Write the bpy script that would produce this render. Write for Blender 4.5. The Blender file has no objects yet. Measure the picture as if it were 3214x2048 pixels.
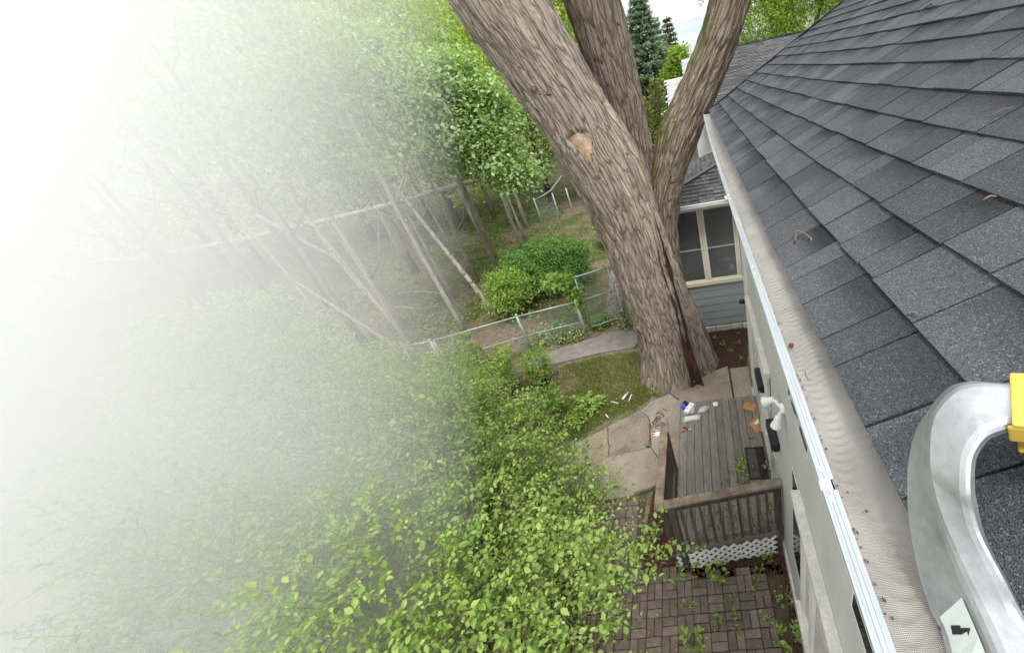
import bpy, bmesh, math, random
import numpy as np
from mathutils import Vector, Matrix, noise as mnoise

# ------------------------------------------------------------------ camera, world, sun, exposure
SC = bpy.context.scene
COL = SC.collection
cam_data = bpy.data.cameras.new('camera')
cam = bpy.data.objects.new('camera', cam_data); COL.objects.link(cam)
CR = Matrix(((0.98348332, 0.1245144, 0.13136487),
             (0.04514433, 0.53409217, -0.84422008),
             (-0.17527851, 0.83620674, 0.51964962)))
cam.matrix_world = Matrix.Translation((0, 0, 5.8)) @ CR.to_4x4()
cam_data.sensor_fit = 'HORIZONTAL'; cam_data.sensor_width = 36.0
cam_data.lens = 1215.53 / 3214 * 36.0
cam_data.shift_x = -(2100 - 1607) / 3214
cam_data.clip_start = 0.02; cam_data.clip_end = 2000
SC.camera = cam

SUN_EL, SUN_AZ = math.radians(60), math.radians(152)      # azimuth from +Y, behind the camera and to the right
world = bpy.data.worlds.new('World'); SC.world = world; world.use_nodes = True
wn, wl = world.node_tree.nodes, world.node_tree.links
bgn = wn['Background']; bgn.inputs['Strength'].default_value = 0.12
sky = wn.new('ShaderNodeTexSky'); sky.sky_type = 'NISHITA'; sky.sun_disc = False
sky.sun_elevation = SUN_EL; sky.sun_rotation = SUN_AZ
tcw = wn.new('ShaderNodeTexCoord')
mpw = wn.new('ShaderNodeMapping'); mpw.inputs['Scale'].default_value = (1, 1, 3.2)
nz = wn.new('ShaderNodeTexNoise'); nz.inputs['Scale'].default_value = 2.6; nz.inputs['Detail'].default_value = 8; nz.inputs['Roughness'].default_value = .58
crw = wn.new('ShaderNodeValToRGB'); crw.color_ramp.elements[0].position = .30; crw.color_ramp.elements[0].color = (.12, .12, .12, 1)
crw.color_ramp.elements[1].position = .46; crw.color_ramp.elements[1].color = (.97, .97, .97, 1)
nz2 = wn.new('ShaderNodeTexNoise'); nz2.inputs['Scale'].default_value = 3.4; nz2.inputs['Detail'].default_value = 7
ccl = wn.new('ShaderNodeValToRGB'); ccl.color_ramp.elements[0].position = .40; ccl.color_ramp.elements[0].color = (5.6, 5.8, 6.4, 1)
ccl.color_ramp.elements[1].position = .58; ccl.color_ramp.elements[1].color = (13.4, 13.4, 13.5, 1)
mxw = wn.new('ShaderNodeMixRGB')
wl.new(tcw.outputs['Generated'], mpw.inputs['Vector']); wl.new(mpw.outputs[0], nz.inputs['Vector']); wl.new(mpw.outputs[0], nz2.inputs['Vector'])
wl.new(nz.outputs['Fac'], crw.inputs[0]); wl.new(nz2.outputs['Fac'], ccl.inputs[0])
wl.new(crw.outputs[0], mxw.inputs[0]); wl.new(sky.outputs[0], mxw.inputs[1])
# an overcast sky is brighter overhead than at the horizon
sxw = wn.new('ShaderNodeSeparateXYZ'); wl.new(tcw.outputs['Generated'], sxw.inputs[0])
mrw = wn.new('ShaderNodeMapRange'); mrw.inputs[1].default_value = 0; mrw.inputs[2].default_value = 1; mrw.inputs[3].default_value = .27; mrw.inputs[4].default_value = 1.0
wl.new(sxw.outputs[2], mrw.inputs[0])
ovc = wn.new('ShaderNodeMixRGB'); ovc.blend_type = 'MULTIPLY'; ovc.inputs[0].default_value = 1.0
wl.new(ccl.outputs[0], ovc.inputs[1]); wl.new(mrw.outputs[0], ovc.inputs[2])
wl.new(ovc.outputs[0], mxw.inputs[2]); wl.new(mxw.outputs[0], bgn.inputs['Color'])

sund = bpy.data.lights.new('sun', 'SUN'); sund.energy = 1.5; sund.angle = math.radians(18); sund.color = (1, .965, .91)
sun = bpy.data.objects.new('sun', sund); COL.objects.link(sun)
sdir = Vector((math.sin(SUN_AZ) * math.cos(SUN_EL), math.cos(SUN_AZ) * math.cos(SUN_EL), math.sin(SUN_EL)))
sun.rotation_euler = sdir.to_track_quat('Z', 'Y').to_euler()
SC.view_settings.view_transform = 'Standard'; SC.view_settings.look = 'None'
SC.view_settings.exposure = 1.02; SC.view_settings.gamma = 1.0; SC.view_settings.use_curve_mapping = False
SC.render.engine = 'CYCLES'
SC.cycles.use_denoising = True
SC.cycles.max_bounces = 20; SC.cycles.diffuse_bounces = 4; SC.cycles.glossy_bounces = 3; SC.cycles.transmission_bounces = 6
SC.cycles.volume_bounces = 18; SC.cycles.transparent_max_bounces = 12

rng = np.random.default_rng(7); random.seed(7)

# ------------------------------------------------------------------ helpers
def mesh_from(name, verts, faces):
    me = bpy.data.meshes.new(name); me.from_pydata([tuple(v) for v in verts], [], faces); me.update(); return me

def link(name, me, mat=None, parent=None, smooth=False):
    o = bpy.data.objects.new(name, me); COL.objects.link(o)
    if mat is not None and me is not None and len(me.materials) == 0: me.materials.append(mat)
    if smooth and me is not None: me.polygons.foreach_set('use_smooth', [True] * len(me.polygons))
    if parent is not None: attach(o, parent)
    return o

def world_of(p):
    m = p.matrix_basis.copy()
    while p.parent: m = p.parent.matrix_basis @ p.matrix_parent_inverse @ m; p = p.parent
    return m

def attach(o, parent):
    o.parent = parent; o.matrix_parent_inverse = world_of(parent).inverted()

def tag(o, label=None, cat=None, group=None, kind=None):
    if label: o['label'] = label
    if cat: o['category'] = cat
    if group: o['group'] = group
    if kind: o['kind'] = kind
    return o

def thing(name, loc, label, cat, group=None):
    o = bpy.data.objects.new(name, None); o.empty_display_size = .1; COL.objects.link(o); o.location = loc
    return tag(o, label, cat, group)

class MB:
    """collects pieces of one mesh"""
    def __init__(s): s.v = []; s.f = []
    def add(s, v, f):
        n = len(s.v); s.v += [tuple(p) for p in v]; s.f += [tuple(i + n for i in q) for q in f]; return s
    def box(s, a, b, M=None):
        x0, y0, z0 = a; x1, y1, z1 = b
        v = [(x0,y0,z0),(x1,y0,z0),(x1,y1,z0),(x0,y1,z0),(x0,y0,z1),(x1,y0,z1),(x1,y1,z1),(x0,y1,z1)]
        if M is not None: v = [tuple(M @ Vector(p)) for p in v]
        return s.add(v, [(0,3,2,1),(4,5,6,7),(0,1,5,4),(1,2,6,5),(2,3,7,6),(3,0,4,7)])
    def bar(s, p, q, w, h, up=(0,0,1)):
        p, q = Vector(p), Vector(q); d = (q - p).normalized(); u = Vector(up)
        r = d.cross(u)
        if r.length < 1e-4: r = d.cross(Vector((1,0,0)))
        r.normalize(); u = r.cross(d)
        o = [(-1,-1),(1,-1),(1,1),(-1,1)]
        v = [p + r*a*w/2 + u*b*h/2 for a, b in o] + [q + r*a*w/2 + u*b*h/2 for a, b in o]
        return s.add(v, [(3,2,1,0),(4,5,6,7),(0,1,5,4),(1,2,6,5),(2,3,7,6),(3,0,4,7)])
    def tube(s, pts, rad, n=8, cap=True):
        pts = [Vector(p) for p in pts]
        if not hasattr(rad, '__len__'): rad = [rad] * len(pts)
        base = len(s.v); ref = None
        for i, p in enumerate(pts):
            d = (pts[min(i+1, len(pts)-1)] - pts[max(i-1, 0)]).normalized()
            if ref is None: ref = d.orthogonal().normalized()
            else: ref = (ref - d * ref.dot(d)).normalized()
            b = d.cross(ref)
            for k in range(n):
                a = 2 * math.pi * k / n
                s.v.append(tuple(p + (ref * math.cos(a) + b * math.sin(a)) * rad[i]))
        for i in range(len(pts) - 1):
            for k in range(n):
                a, b = base + i*n + k, base + i*n + (k+1) % n
                s.f.append((a, b, b + n, a + n))
        if cap:
            s.f.append(tuple(base + k for k in range(n))[::-1]); s.f.append(tuple(base + (len(pts)-1)*n + k for k in range(n)))
        return s
    def poly_prism(s, pts, z0, z1):
        n = len(pts); v = [(p[0], p[1], z0) for p in pts] + [(p[0], p[1], z1) for p in pts]
        f = [tuple(range(n))[::-1], tuple(range(n, 2*n))] + [(i, (i+1) % n, n + (i+1) % n, n + i) for i in range(n)]
        return s.add(v, f)
    def lathe(s, prof, M=None, n=16):
        base = len(s.v)
        for r, z in prof:
            for k in range(n):
                a = 2*math.pi*k/n; p = Vector((r*math.cos(a), r*math.sin(a), z))
                s.v.append(tuple(M @ p) if M is not None else tuple(p))
        for i in range(len(prof)-1):
            for k in range(n):
                a, b = base+i*n+k, base+i*n+(k+1) % n
                s.f.append((a, b, b+n, a+n))
        s.f.append(tuple(base + k for k in range(n))[::-1]); s.f.append(tuple(base+(len(prof)-1)*n+k for k in range(n)))
        return s
    def mesh(s, name): return mesh_from(name, s.v, s.f)
    def build(s, name, mat, parent=None, smooth=False, bevel=0):
        o = link(name, s.mesh(name), mat, parent, smooth)
        if bevel:
            m = o.modifiers.new('b', 'BEVEL'); m.width = bevel; m.segments = 2; m.limit_method = 'ANGLE'
        return o

# ------------------------------------------------------------------ materials
def nodes(name):
    m = bpy.data.materials.new(name); m.use_nodes = True
    nt = m.node_tree; return m, nt.nodes, nt.links, nt.nodes['Principled BSDF']

def ramp(N, L, src, stops):
    r = N.new('ShaderNodeValToRGB'); e = r.color_ramp.elements
    while len(e) > len(stops): e.remove(e[-1])
    while len(e) < len(stops): e.new(.5)
    for i, (p, c) in enumerate(stops): e[i].position = p; e[i].color = (*c, 1)
    L.new(src, r.inputs[0]); return r.outputs[0]

def vec(N, L, scale=(1,1,1), rand=False, attr=None):
    if attr:
        t = N.new('ShaderNodeAttribute'); t.attribute_name = attr; src = t.outputs['Vector']
    else:
        t = N.new('ShaderNodeTexCoord'); src = t.outputs['Object']
    mp = N.new('ShaderNodeMapping'); mp.inputs['Scale'].default_value = scale; L.new(src, mp.inputs[0])
    if rand:
        oi = N.new('ShaderNodeObjectInfo'); mu = N.new('ShaderNodeMath'); mu.operation = 'MULTIPLY'; mu.inputs[1].default_value = 37.0
        L.new(oi.outputs['Random'], mu.inputs[0]); L.new(mu.outputs[0], mp.inputs['Location'])
    return mp.outputs[0]

def noisetex(N, L, v, scale, detail=6, rough=.6, dist=0):
    t = N.new('ShaderNodeTexNoise'); t.inputs['Scale'].default_value = scale; t.inputs['Detail'].default_value = detail
    t.inputs['Roughness'].default_value = rough; t.inputs['Distortion'].default_value = dist; L.new(v, t.inputs['Vector']); return t.outputs['Fac']

def mix(N, L, a, b, f, mode='MIX'):
    m = N.new('ShaderNodeMixRGB'); m.blend_type = mode
    for s, i in ((f, 0), (a, 1), (b, 2)):
        if hasattr(s, 'node'): L.new(s, m.inputs[i])
        elif i == 0: m.inputs[0].default_value = s
        else: m.inputs[i].default_value = (*s, 1)
    return m.outputs[0]

def bump(N, L, B, h, strength, dist=.01):
    b = N.new('ShaderNodeBump'); b.inputs['Strength'].default_value = strength; b.inputs['Distance'].default_value = dist
    L.new(h, b.inputs['Height']); L.new(b.outputs[0], B.inputs['Normal'])

def surf(name, stops, scale=6, rough=.8, bmp=.3, bd=.01, metallic=0, stretch=(1,1,1), fine=None, rand=False, detail=7, spec=.4, randtint=0):
    m, N, L, B = nodes(name)
    v = vec(N, L, stretch, rand)
    n1 = noisetex(N, L, v, scale, detail)
    c = ramp(N, L, n1, stops)
    h = n1
    if fine:
        n2 = noisetex(N, L, v, fine[0], 4); c2 = ramp(N, L, n2, [(.3, (1-fine[1],)*3), (.7, (1+fine[1]*.5,)*3)])
        c = mix(N, L, c, c2, 1.0, 'MULTIPLY'); h = n2
    if randtint:
        oi = N.new('ShaderNodeObjectInfo'); c3 = ramp(N, L, oi.outputs['Random'], [(0, (1-randtint,)*3), (1, (1+randtint,)*3)])
        c = mix(N, L, c, c3, 1.0, 'MULTIPLY')
    L.new(c, B.inputs['Base Color']); B.inputs['Roughness'].default_value = rough; B.inputs['Metallic'].default_value = metallic
    B.inputs['Specular IOR Level'].default_value = spec
    if bmp: bump(N, L, B, h, bmp, bd)
    return m

def stain(m, scale, lo, hi, col, amt):
    N, L = m.node_tree.nodes, m.node_tree.links; B = N['Principled BSDF']; src = B.inputs['Base Color'].links[0].from_socket
    v = vec(N, L, (1, 1, 1)); n = noisetex(N, L, v, scale, 8, .7, .8)
    f = N.new('ShaderNodeMapRange'); f.inputs[1].default_value = lo; f.inputs[2].default_value = hi; f.inputs[4].default_value = amt; L.new(n, f.inputs[0])
    L.new(mix(N, L, src, col, f.outputs[0]), B.inputs['Base Color'])

def leafmat(name, c1, c2, trans=.3, rough=.5):
    m, N, L, B = nodes(name)
    a = N.new('ShaderNodeAttribute'); a.attribute_name = 'rnd'
    c = ramp(N, L, a.outputs['Fac'], [(0, c1), (.55, tuple((x+y)/2 for x, y in zip(c1, c2))), (1, c2)])
    L.new(c, B.inputs['Base Color']); B.inputs['Roughness'].default_value = rough; B.inputs['Specular IOR Level'].default_value = .3
    t = N.new('ShaderNodeBsdfTranslucent'); c2_ = mix(N, L, c, (1.15, 1.2, .5), 1.0, 'MULTIPLY'); L.new(c2_, t.inputs[0])
    mx = N.new('ShaderNodeMixShader'); mx.inputs[0].default_value = trans
    L.new(B.outputs[0], mx.inputs[1]); L.new(t.outputs[0], mx.inputs[2]); L.new(mx.outputs[0], N['Material Output'].inputs['Surface'])
    return m

# bark, driven by coordinates that run along each stem
def barkmat(name, dark, mid, light, moss=0.0, k=1.0, bd=.05):
    m, N, L, B = nodes(name)
    v = vec(N, L, (1, 1, 1), attr='bark')
    warp = noisetex(N, L, v, 1.6 * k, 3)
    wv = N.new('ShaderNodeMixRGB'); wv.inputs[0].default_value = .13
    L.new(v, wv.inputs[1]); tn = N.new('ShaderNodeTexNoise'); tn.inputs['Scale'].default_value = 7 * k; L.new(v, tn.inputs['Vector']); L.new(tn.outputs['Color'], wv.inputs[2])
    def cracks(sc, width, src):
        vo = N.new('ShaderNodeTexVoronoi'); vo.feature = 'DISTANCE_TO_EDGE'; vo.inputs['Scale'].default_value = sc * k; L.new(src, vo.inputs['Vector'])
        e = N.new('ShaderNodeMapRange'); e.inputs[1].default_value = 0; e.inputs[2].default_value = width; L.new(vo.outputs['Distance'], e.inputs[0]); return e.outputs[0]
    e1 = cracks(17, .15, wv.outputs[0]); e2 = cracks(38, .2, wv.outputs[0])
    fine = noisetex(N, L, v, 48 * k, 7, .75)
    def madd(a_, w_, b_):
        q = N.new('ShaderNodeMath'); q.operation = 'MULTIPLY_ADD'; L.new(a_, q.inputs[0]); q.inputs[1].default_value = w_
        if hasattr(b_, 'node'): L.new(b_, q.inputs[2])
        else: q.inputs[2].default_value = b_
        return q.outputs[0]
    hsum = madd(e1, .42, madd(e2, .20, madd(fine, .55, -.06)))
    hgt = N.new('ShaderNodeMath'); hgt.operation = 'ADD'; hgt.inputs[1].default_value = 0; L.new(hsum, hgt.inputs[0])
    c = ramp(N, L, hgt.outputs[0], [(.16, dark), (.56, mid), (.92, light)])
    big = ramp(N, L, warp, [(.3, (.72, .68, .66)), (.7, (1.12, 1.08, 1.04))])
    c = mix(N, L, c, big, 1.0, 'MULTIPLY')
    if moss:
        n3 = noisetex(N, L, vec(N, L), 1.4, 5); g = N.new('ShaderNodeNewGeometry'); sx = N.new('ShaderNodeSeparateXYZ'); L.new(g.outputs['Normal'], sx.inputs[0])
        f = N.new('ShaderNodeMath'); f.operation = 'MULTIPLY_ADD'; f.inputs[1].default_value = -.45; L.new(sx.outputs[0], f.inputs[0]); L.new(n3, f.inputs[2])
        f2 = N.new('ShaderNodeMapRange'); f2.inputs[1].default_value = .58; f2.inputs[2].default_value = .95; f2.inputs[4].default_value = moss; L.new(f.outputs[0], f2.inputs[0])
        c = mix(N, L, c, (.10, .105, .02), f2.outputs[0])
    L.new(c, B.inputs['Base Color']); B.inputs['Roughness'].default_value = .92; B.inputs['Specular IOR Level'].default_value = .15
    bump(N, L, B, hgt.outputs[0], 1.0, bd)
    return m

MT = {}
MT['bark'] = barkmat('bark', (.12, .098, .08), (.35, .303, .255), (.50, .445, .385))
MT['bark_brown'] = barkmat('bark_brown', (.085, .068, .056), (.24, .20, .165), (.36, .31, .26), moss=.25)
MT['bark_moss'] = barkmat('bark_moss', (.08, .064, .05), (.225, .187, .148), (.35, .30, .245), moss=.85)
MT['bark_thin'] = surf('bark_thin', [(.3, (.22, .185, .155)), (.7, (.46, .41, .36))], 9, .9, .5, .02, stretch=(1, 1, .35), rand=True, randtint=.25)
MT['bark_dark'] = surf('bark_dark', [(.3, (.10, .083, .072)), (.7, (.23, .19, .165))], 9, .9, .5, .02, stretch=(1, 1, .35), rand=True)
MT['shrubstem'] = surf('shrub_stem', [(.3, (.10, .085, .05)), (.7, (.22, .19, .11))], 20, .85, .3)
MT['bark_pale'] = surf('bark_pale', [(.36, (.12, .10, .085)), (.46, (.42, .38, .33)), (.75, (.6, .56, .5))], 7, .9, .6, .02, stretch=(1, 1, 1), fine=(30, .4))
MT['exposed'] = surf('exposed_wood', [(.34, (.16, .075, .032)), (.50, (.36, .245, .14)), (.72, (.46, .385, .28))], 5, .75, .3, .01, fine=(40, .25))
MT['decay_shade'] = surf('decay_crevice_shade', [(.35, (.022, .014, .010)), (.55, (.085, .045, .026)), (.8, (.24, .13, .065))], 9, .95, .8, .03, fine=(50, .4), stretch=(1, 1, .3))  # brown rot tones, with the crevice's shade mixed in as near-black
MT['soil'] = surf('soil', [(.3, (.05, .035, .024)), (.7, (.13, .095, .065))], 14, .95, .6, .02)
MT['mulch'] = surf('mulch', [(.3, (.035, .02, .014)), (.7, (.11, .058, .036))], 30, .95, .9, .02, fine=(90, .5))
MT['chip'] = surf('chip', [(.2, (.045, .024, .016)), (.6, (.13, .07, .045)), (.85, (.24, .16, .10))], 25, .9, .3)
MT['litter'] = leafmat('litter', (.13, .075, .04), (.38, .27, .15), .1, .8)
MT['concrete'] = surf('concrete', [(.32, (.205, .165, .122)), (.68, (.315, .265, .205))], 2.2, .88, .6, .012, fine=(55, .35), randtint=.14)
MT['concrete_pale'] = surf('concrete_pale', [(.3, (.25, .212, .168)), (.7, (.345, .30, .248))], 3, .88, .6, .012, fine=(60, .32), randtint=.08)
MT['path_grey'] = surf('path_grey', [(.3, (.20, .175, .155)), (.7, (.30, .265, .24))], 3, .9, .3, .01, fine=(60, .25))
MT['brick'] = surf('brick', [(.25, (.115, .09, .073)), (.55, (.195, .155, .127)), (.8, (.265, .215, .178))], 9, .9, .5, .008, fine=(120, .35), rand=True, randtint=.22)
MT['deckwood'] = surf('deck_wood', [(.3, (.145, .128, .105)), (.7, (.265, .24, .205))], 5, .85, .45, .006, stretch=(9, .7, 3), fine=(14, .3), rand=True, randtint=.13)
MT['railwood'] = surf('rail_wood', [(.3, (.10, .078, .058)), (.55, (.24, .19, .14)), (.8, (.42, .34, .26))], 6, .9, .6, .01, fine=(45, .35), stretch=(1.2, 1.2, 1.2), rand=True)
MT['postwood'] = surf('post_wood', [(.3, (.06, .048, .039)), (.7, (.15, .123, .10))], 8, .9, .5, .01, fine=(50, .35), stretch=(2, 2, .4), rand=True, randtint=.2)
MT['lattice'] = surf('white_lattice', [(.3, (.74, .74, .72)), (.7, (.86, .86, .85))], 4, .6, .1)
MT['wallpaint'] = surf('wall_paint', [(.3, (.52, .515, .495)), (.7, (.62, .615, .60))], 1.6, .7, .35, .012, stretch=(1, 2.4, .5), fine=(26, .07))
MT['trim'] = surf('trim_white', [(.3, (.72, .715, .69)), (.7, (.82, .81, .79))], 3, .55, .12, .004, fine=(30, .06))
MT['dirtytrim'] = surf('weathered_trim', [(.3, (.50, .49, .44)), (.7, (.74, .72, .67))], 5, .6, .15, .004, fine=(40, .12))
MT['siding'] = surf('grey_siding', [(.3, (.30, .33, .335)), (.7, (.36, .39, .395))], 3, .6, .15, .004, fine=(50, .06), stretch=(.4, 1, 3))
MT['cream'] = surf('cream_paint', [(.3, (.70, .64, .42)), (.7, (.80, .75, .55))], 4, .6, .1, .004, fine=(40, .08))
MT['stone'] = surf('cream_stone', [(.3, (.50, .46, .38)), (.7, (.74, .71, .63))], 9, .85, .8, .02, rand=True, randtint=.1)
MT['gutter'] = surf('gutter_white', [(.3, (.70, .71, .70)), (.7, (.80, .81, .80))], 5, .35, .05, .002)
MT['alum'] = surf('mill_aluminium', [(.3, (.40, .435, .44)), (.7, (.52, .555, .56))], 4, .42, .12, .002, metallic=.6, stretch=(6, .5, 6), fine=(40, .06))
MT['steel'] = surf('bright_steel', [(.3, (.75, .75, .75)), (.7, (.9, .9, .9))], 20, .3, .05, metallic=.6)
MT['galv'] = surf('galvanised', [(.3, (.40, .44, .46)), (.7, (.62, .66, .68))], 9, .5, .1, .003, metallic=.35, fine=(40, .1))
MT['black'] = surf('black_plastic', [(.3, (.008, .008, .009)), (.7, (.018, .018, .02))], 6, .55, .1)
MT['rubber'] = surf('black_rubber', [(.3, (.012, .012, .013)), (.7, (.03, .03, .032))], 30, .75, .3)
MT['whiteplastic'] = surf('white_plastic', [(.3, (.78, .78, .76)), (.7, (.84, .84, .83))], 4, .4, .03)
MT['yellow'] = surf('yellow_plastic', [(.3, (.58, .39, .05)), (.7, (.70, .50, .09))], 3, .45, .1, .002, fine=(60, .06))
MT['kraft'] = surf('kraft_paper', [(.3, (.42, .19, .065)), (.7, (.56, .28, .11))], 7, .75, .25, .006)
MT['paper'] = surf('white_paper', [(.3, (.74, .74, .74)), (.7, (.84, .84, .84))], 12, .7, .2)
MT['blue'] = surf('blue_plastic', [(.3, (.03, .07, .55)), (.7, (.06, .12, .72))], 9, .4, .3)
MT['red'] = surf('red_grip', [(.3, (.5, .02, .03)), (.7, (.65, .04, .05))], 9, .45, .1)
MT['tubewhite'] = surf('tube_white', [(.3, (.62, .64, .66)), (.7, (.78, .80, .82))], 9, .4, .1)
MT['twig'] = surf('twig', [(.3, (.13, .095, .065)), (.7, (.26, .20, .14))], 40, .85, .3)
MT['twig_dark'] = surf('twig_dark', [(.3, (.05, .04, .03)), (.7, (.13, .10, .075))], 40, .85, .3)
MT['bud'] = surf('red_bud', [(.3, (.10, .018, .012)), (.7, (.20, .04, .025))], 40, .7, .3)

for k_ in ('concrete', 'concrete_pale', 'path_grey'): stain(MT[k_], 2.6, .56, .72, (.085, .06, .042), .75); stain(MT[k_], 14, .62, .74, (.06, .045, .03), .6)
stain(MT['deckwood'], 5, .60, .74, (.05, .042, .034), .6); stain(MT['wallpaint'], 3.5, .60, .8, (.42, .40, .36), .35)
stain(MT['brick'], 3, .55, .75, (.07, .055, .04), .5)

def glassmat():
    m, N, L, B = nodes('window_glass'); B.inputs['Base Color'].default_value = (.012, .014, .015, 1)
    B.inputs['Roughness'].default_value = .06; B.inputs['Specular IOR Level'].default_value = .5; return m
MT['glass'] = glassmat()
def screenmat():
    m, N, L, B = nodes('insect_screen')
    v = vec(N, L, (1, 1, 1)); n = noisetex(N, L, v, 3, 3)
    c = ramp(N, L, n, [(.3, (.09, .094, .097)), (.7, (.15, .155, .16))]); L.new(c, B.inputs['Base Color']); B.inputs['Roughness'].default_value = .45
    tr = N.new('ShaderNodeBsdfTransparent'); mx = N.new('ShaderNodeMixShader'); mx.inputs[0].default_value = .62
    L.new(tr.outputs[0], mx.inputs[1]); L.new(B.outputs[0], mx.inputs[2]); L.new(mx.outputs[0], N['Material Output'].inputs['Surface']); return m
MT['screen'] = screenmat()
def clearmat():
    m, N, L, B = nodes('clear_film'); B.inputs['Base Color'].default_value = (.85, .87, .88, 1); B.inputs['Roughness'].default_value = .15
    tr = N.new('ShaderNodeBsdfTransparent'); mx = N.new('ShaderNodeMixShader'); mx.inputs[0].default_value = .5
    L.new(tr.outputs[0], mx.inputs[1]); L.new(B.outputs[0], mx.inputs[2]); L.new(mx.outputs[0], N['Material Output'].inputs['Surface']); return m
MT['film'] = clearmat()

def shinglemat(name, lo, hi, tint=(1, 1.04, 1.1), speck=True, gran=470):
    m, N, L, B = nodes(name)
    oi = N.new('ShaderNodeObjectInfo')
    v = vec(N, L, (1, 1, 1), rand=True)
    at = N.new('ShaderNodeAttribute'); at.attribute_name = 'rnd'
    add = N.new('ShaderNodeMath'); add.operation = 'ADD'; L.new(oi.outputs['Random'], add.inputs[0]); L.new(at.outputs['Fac'], add.inputs[1])
    fr = N.new('ShaderNodeMath'); fr.operation = 'FRACT'; L.new(add.outputs[0], fr.inputs[0])
    f2 = N.new('ShaderNodeMath'); f2.operation = 'MULTIPLY'; f2.inputs[1].default_value = 7.31; L.new(fr.outputs[0], f2.inputs[0])
    fr2 = N.new('ShaderNodeMath'); fr2.operation = 'FRACT'; L.new(f2.outputs[0], fr2.inputs[0])
    base = ramp(N, L, fr.outputs[0], [(0, tuple(lo*t for t in tint)), (1, tuple(hi*t for t in tint))])
    # printed darker granule band towards the head of some tabs (uv stored in attribute 'tab')
    tb = N.new('ShaderNodeAttribute'); tb.attribute_name = 'tab'
    sp = N.new('ShaderNodeSeparateXYZ'); L.new(tb.outputs['Vector'], sp.inputs[0])
    wob = noisetex(N, L, v, 9, 3)
    t1 = N.new('ShaderNodeMath'); t1.operation = 'MULTIPLY_ADD'; t1.inputs[1].default_value = .5; L.new(wob, t1.inputs[0]); L.new(sp.outputs[1], t1.inputs[2])
    band = N.new('ShaderNodeMapRange'); band.inputs[1].default_value = .55; band.inputs[2].default_value = 1.15; L.new(t1.outputs[0], band.inputs[0])
    bm_ = N.new('ShaderNodeMath'); bm_.operation = 'MULTIPLY'; L.new(band.outputs[0], bm_.inputs[0]); L.new(fr2.outputs[0], bm_.inputs[1])
    c = mix(N, L, base, (.020, .021, .023), bm_.outputs[0])
    if speck:
        vo = N.new('ShaderNodeTexVoronoi'); vo.inputs['Scale'].default_value = gran; L.new(v, vo.inputs['Vector'])
        g = ramp(N, L, vo.outputs['Color'], [(0, (.30, .30, .31)), (.5, (.9, .91, .93)), (.82, (1.2, 1.23, 1.26)), (.92, (2.4, 2.45, 2.5))])
        c = mix(N, L, c, g, 1.0, 'MULTIPLY'); bump(N, L, B, vo.outputs['Distance'], .6, .003)
    else:
        n = noisetex(N, L, v, 60, 4); g = ramp(N, L, n, [(.3, (.7, .7, .7)), (.7, (1.25, 1.25, 1.25))]); c = mix(N, L, c, g, 1.0, 'MULTIPLY')
    L.new(c, B.inputs['Base Color']); B.inputs['Roughness'].default_value = .9; B.inputs['Specular IOR Level'].default_value = .25
    return m
MT['shingle'] = shinglemat('shingle_slate', .056, .096, (.97, 1.02, 1.07))
MT['shingle_wing'] = shinglemat('shingle_charcoal', .07, .13, (1.03, 1.01, 1.0), False)
MT['shingle_far'] = shinglemat('shingle_grey', .072, .125, (1.0, 1.0, 1.02), False)
MT['shingle_pale'] = shinglemat('shingle_pale', .40, .52, (1, 1.0, 1.03), False)
MT['underlay'] = surf('roof_underlay', [(.3, (.010, .010, .011)), (.7, (.022, .022, .024))], 8, .95, .2)

def meshguard():
    m, N, L, B = nodes('micro_mesh')
    v = vec(N, L, (1, 1, 1))
    w1 = N.new('ShaderNodeTexWave'); w1.bands_direction = 'X'; w1.inputs['Scale'].default_value = 170; L.new(v, w1.inputs[0])
    w2 = N.new('ShaderNodeTexWave'); w2.bands_direction = 'Y'; w2.inputs['Scale'].default_value = 170; L.new(v, w2.inputs[0])
    mu = N.new('ShaderNodeMath'); mu.operation = 'MAXIMUM'; L.new(w1.outputs['Fac'], mu.inputs[0]); L.new(w2.outputs['Fac'], mu.inputs[1])
    c = ramp(N, L, mu.outputs[0], [(.45, (.105, .102, .092)), (.85, (.43, .42, .39))])
    n = noisetex(N, L, v, 8, 4); d = ramp(N, L, n, [(.3, (.8, .78, .74)), (.7, (1.08, 1.06, 1.02))]); c = mix(N, L, c, d, 1.0, 'MULTIPLY')
    L.new(c, B.inputs['Base Color']); B.inputs['Metallic'].default_value = .35; B.inputs['Roughness'].default_value = .5
    bump(N, L, B, mu.outputs[0], .5, .0015); return m
MT['micromesh'] = meshguard()

G = {}
G['shrub'] = leafmat('leaf_shrub', (.095, .20, .03), (.36, .52, .11), .4)
G['shrub_b'] = leafmat('leaf_shrub_fresh', (.17, .31, .055), (.47, .62, .17), .45)
G['maple'] = leafmat('leaf_maple', (.19, .32, .10), (.52, .66, .34), .42)
G['wood'] = leafmat('leaf_wood', (.13, .24, .05), (.38, .52, .15), .45)
G['wood_y'] = leafmat('leaf_wood_yellow', (.21, .33, .05), (.52, .64, .15), .48)
G['bush'] = leafmat('leaf_bush', (.08, .19, .04), (.26, .44, .12), .3)
G['varieg'] = leafmat('leaf_variegated', (.12, .19, .05), (.55, .58, .30), .2)
G['ground'] = leafmat('leaf_ground', (.09, .155, .035), (.32, .40, .12), .3)
G['grass'] = leafmat('grass_blade', (.08, .125, .022), (.33, .36, .10), .3, .7)
G['willow'] = leafmat('leaf_willow', (.16, .27, .03), (.40, .52, .09), .45)
G['spruce'] = leafmat('needle_spruce', (.17, .25, .185), (.48, .58, .48), .2, .7)
G['cedar'] = leafmat('needle_cedar', (.09, .14, .05), (.33, .34, .12), .15, .7)
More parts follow.
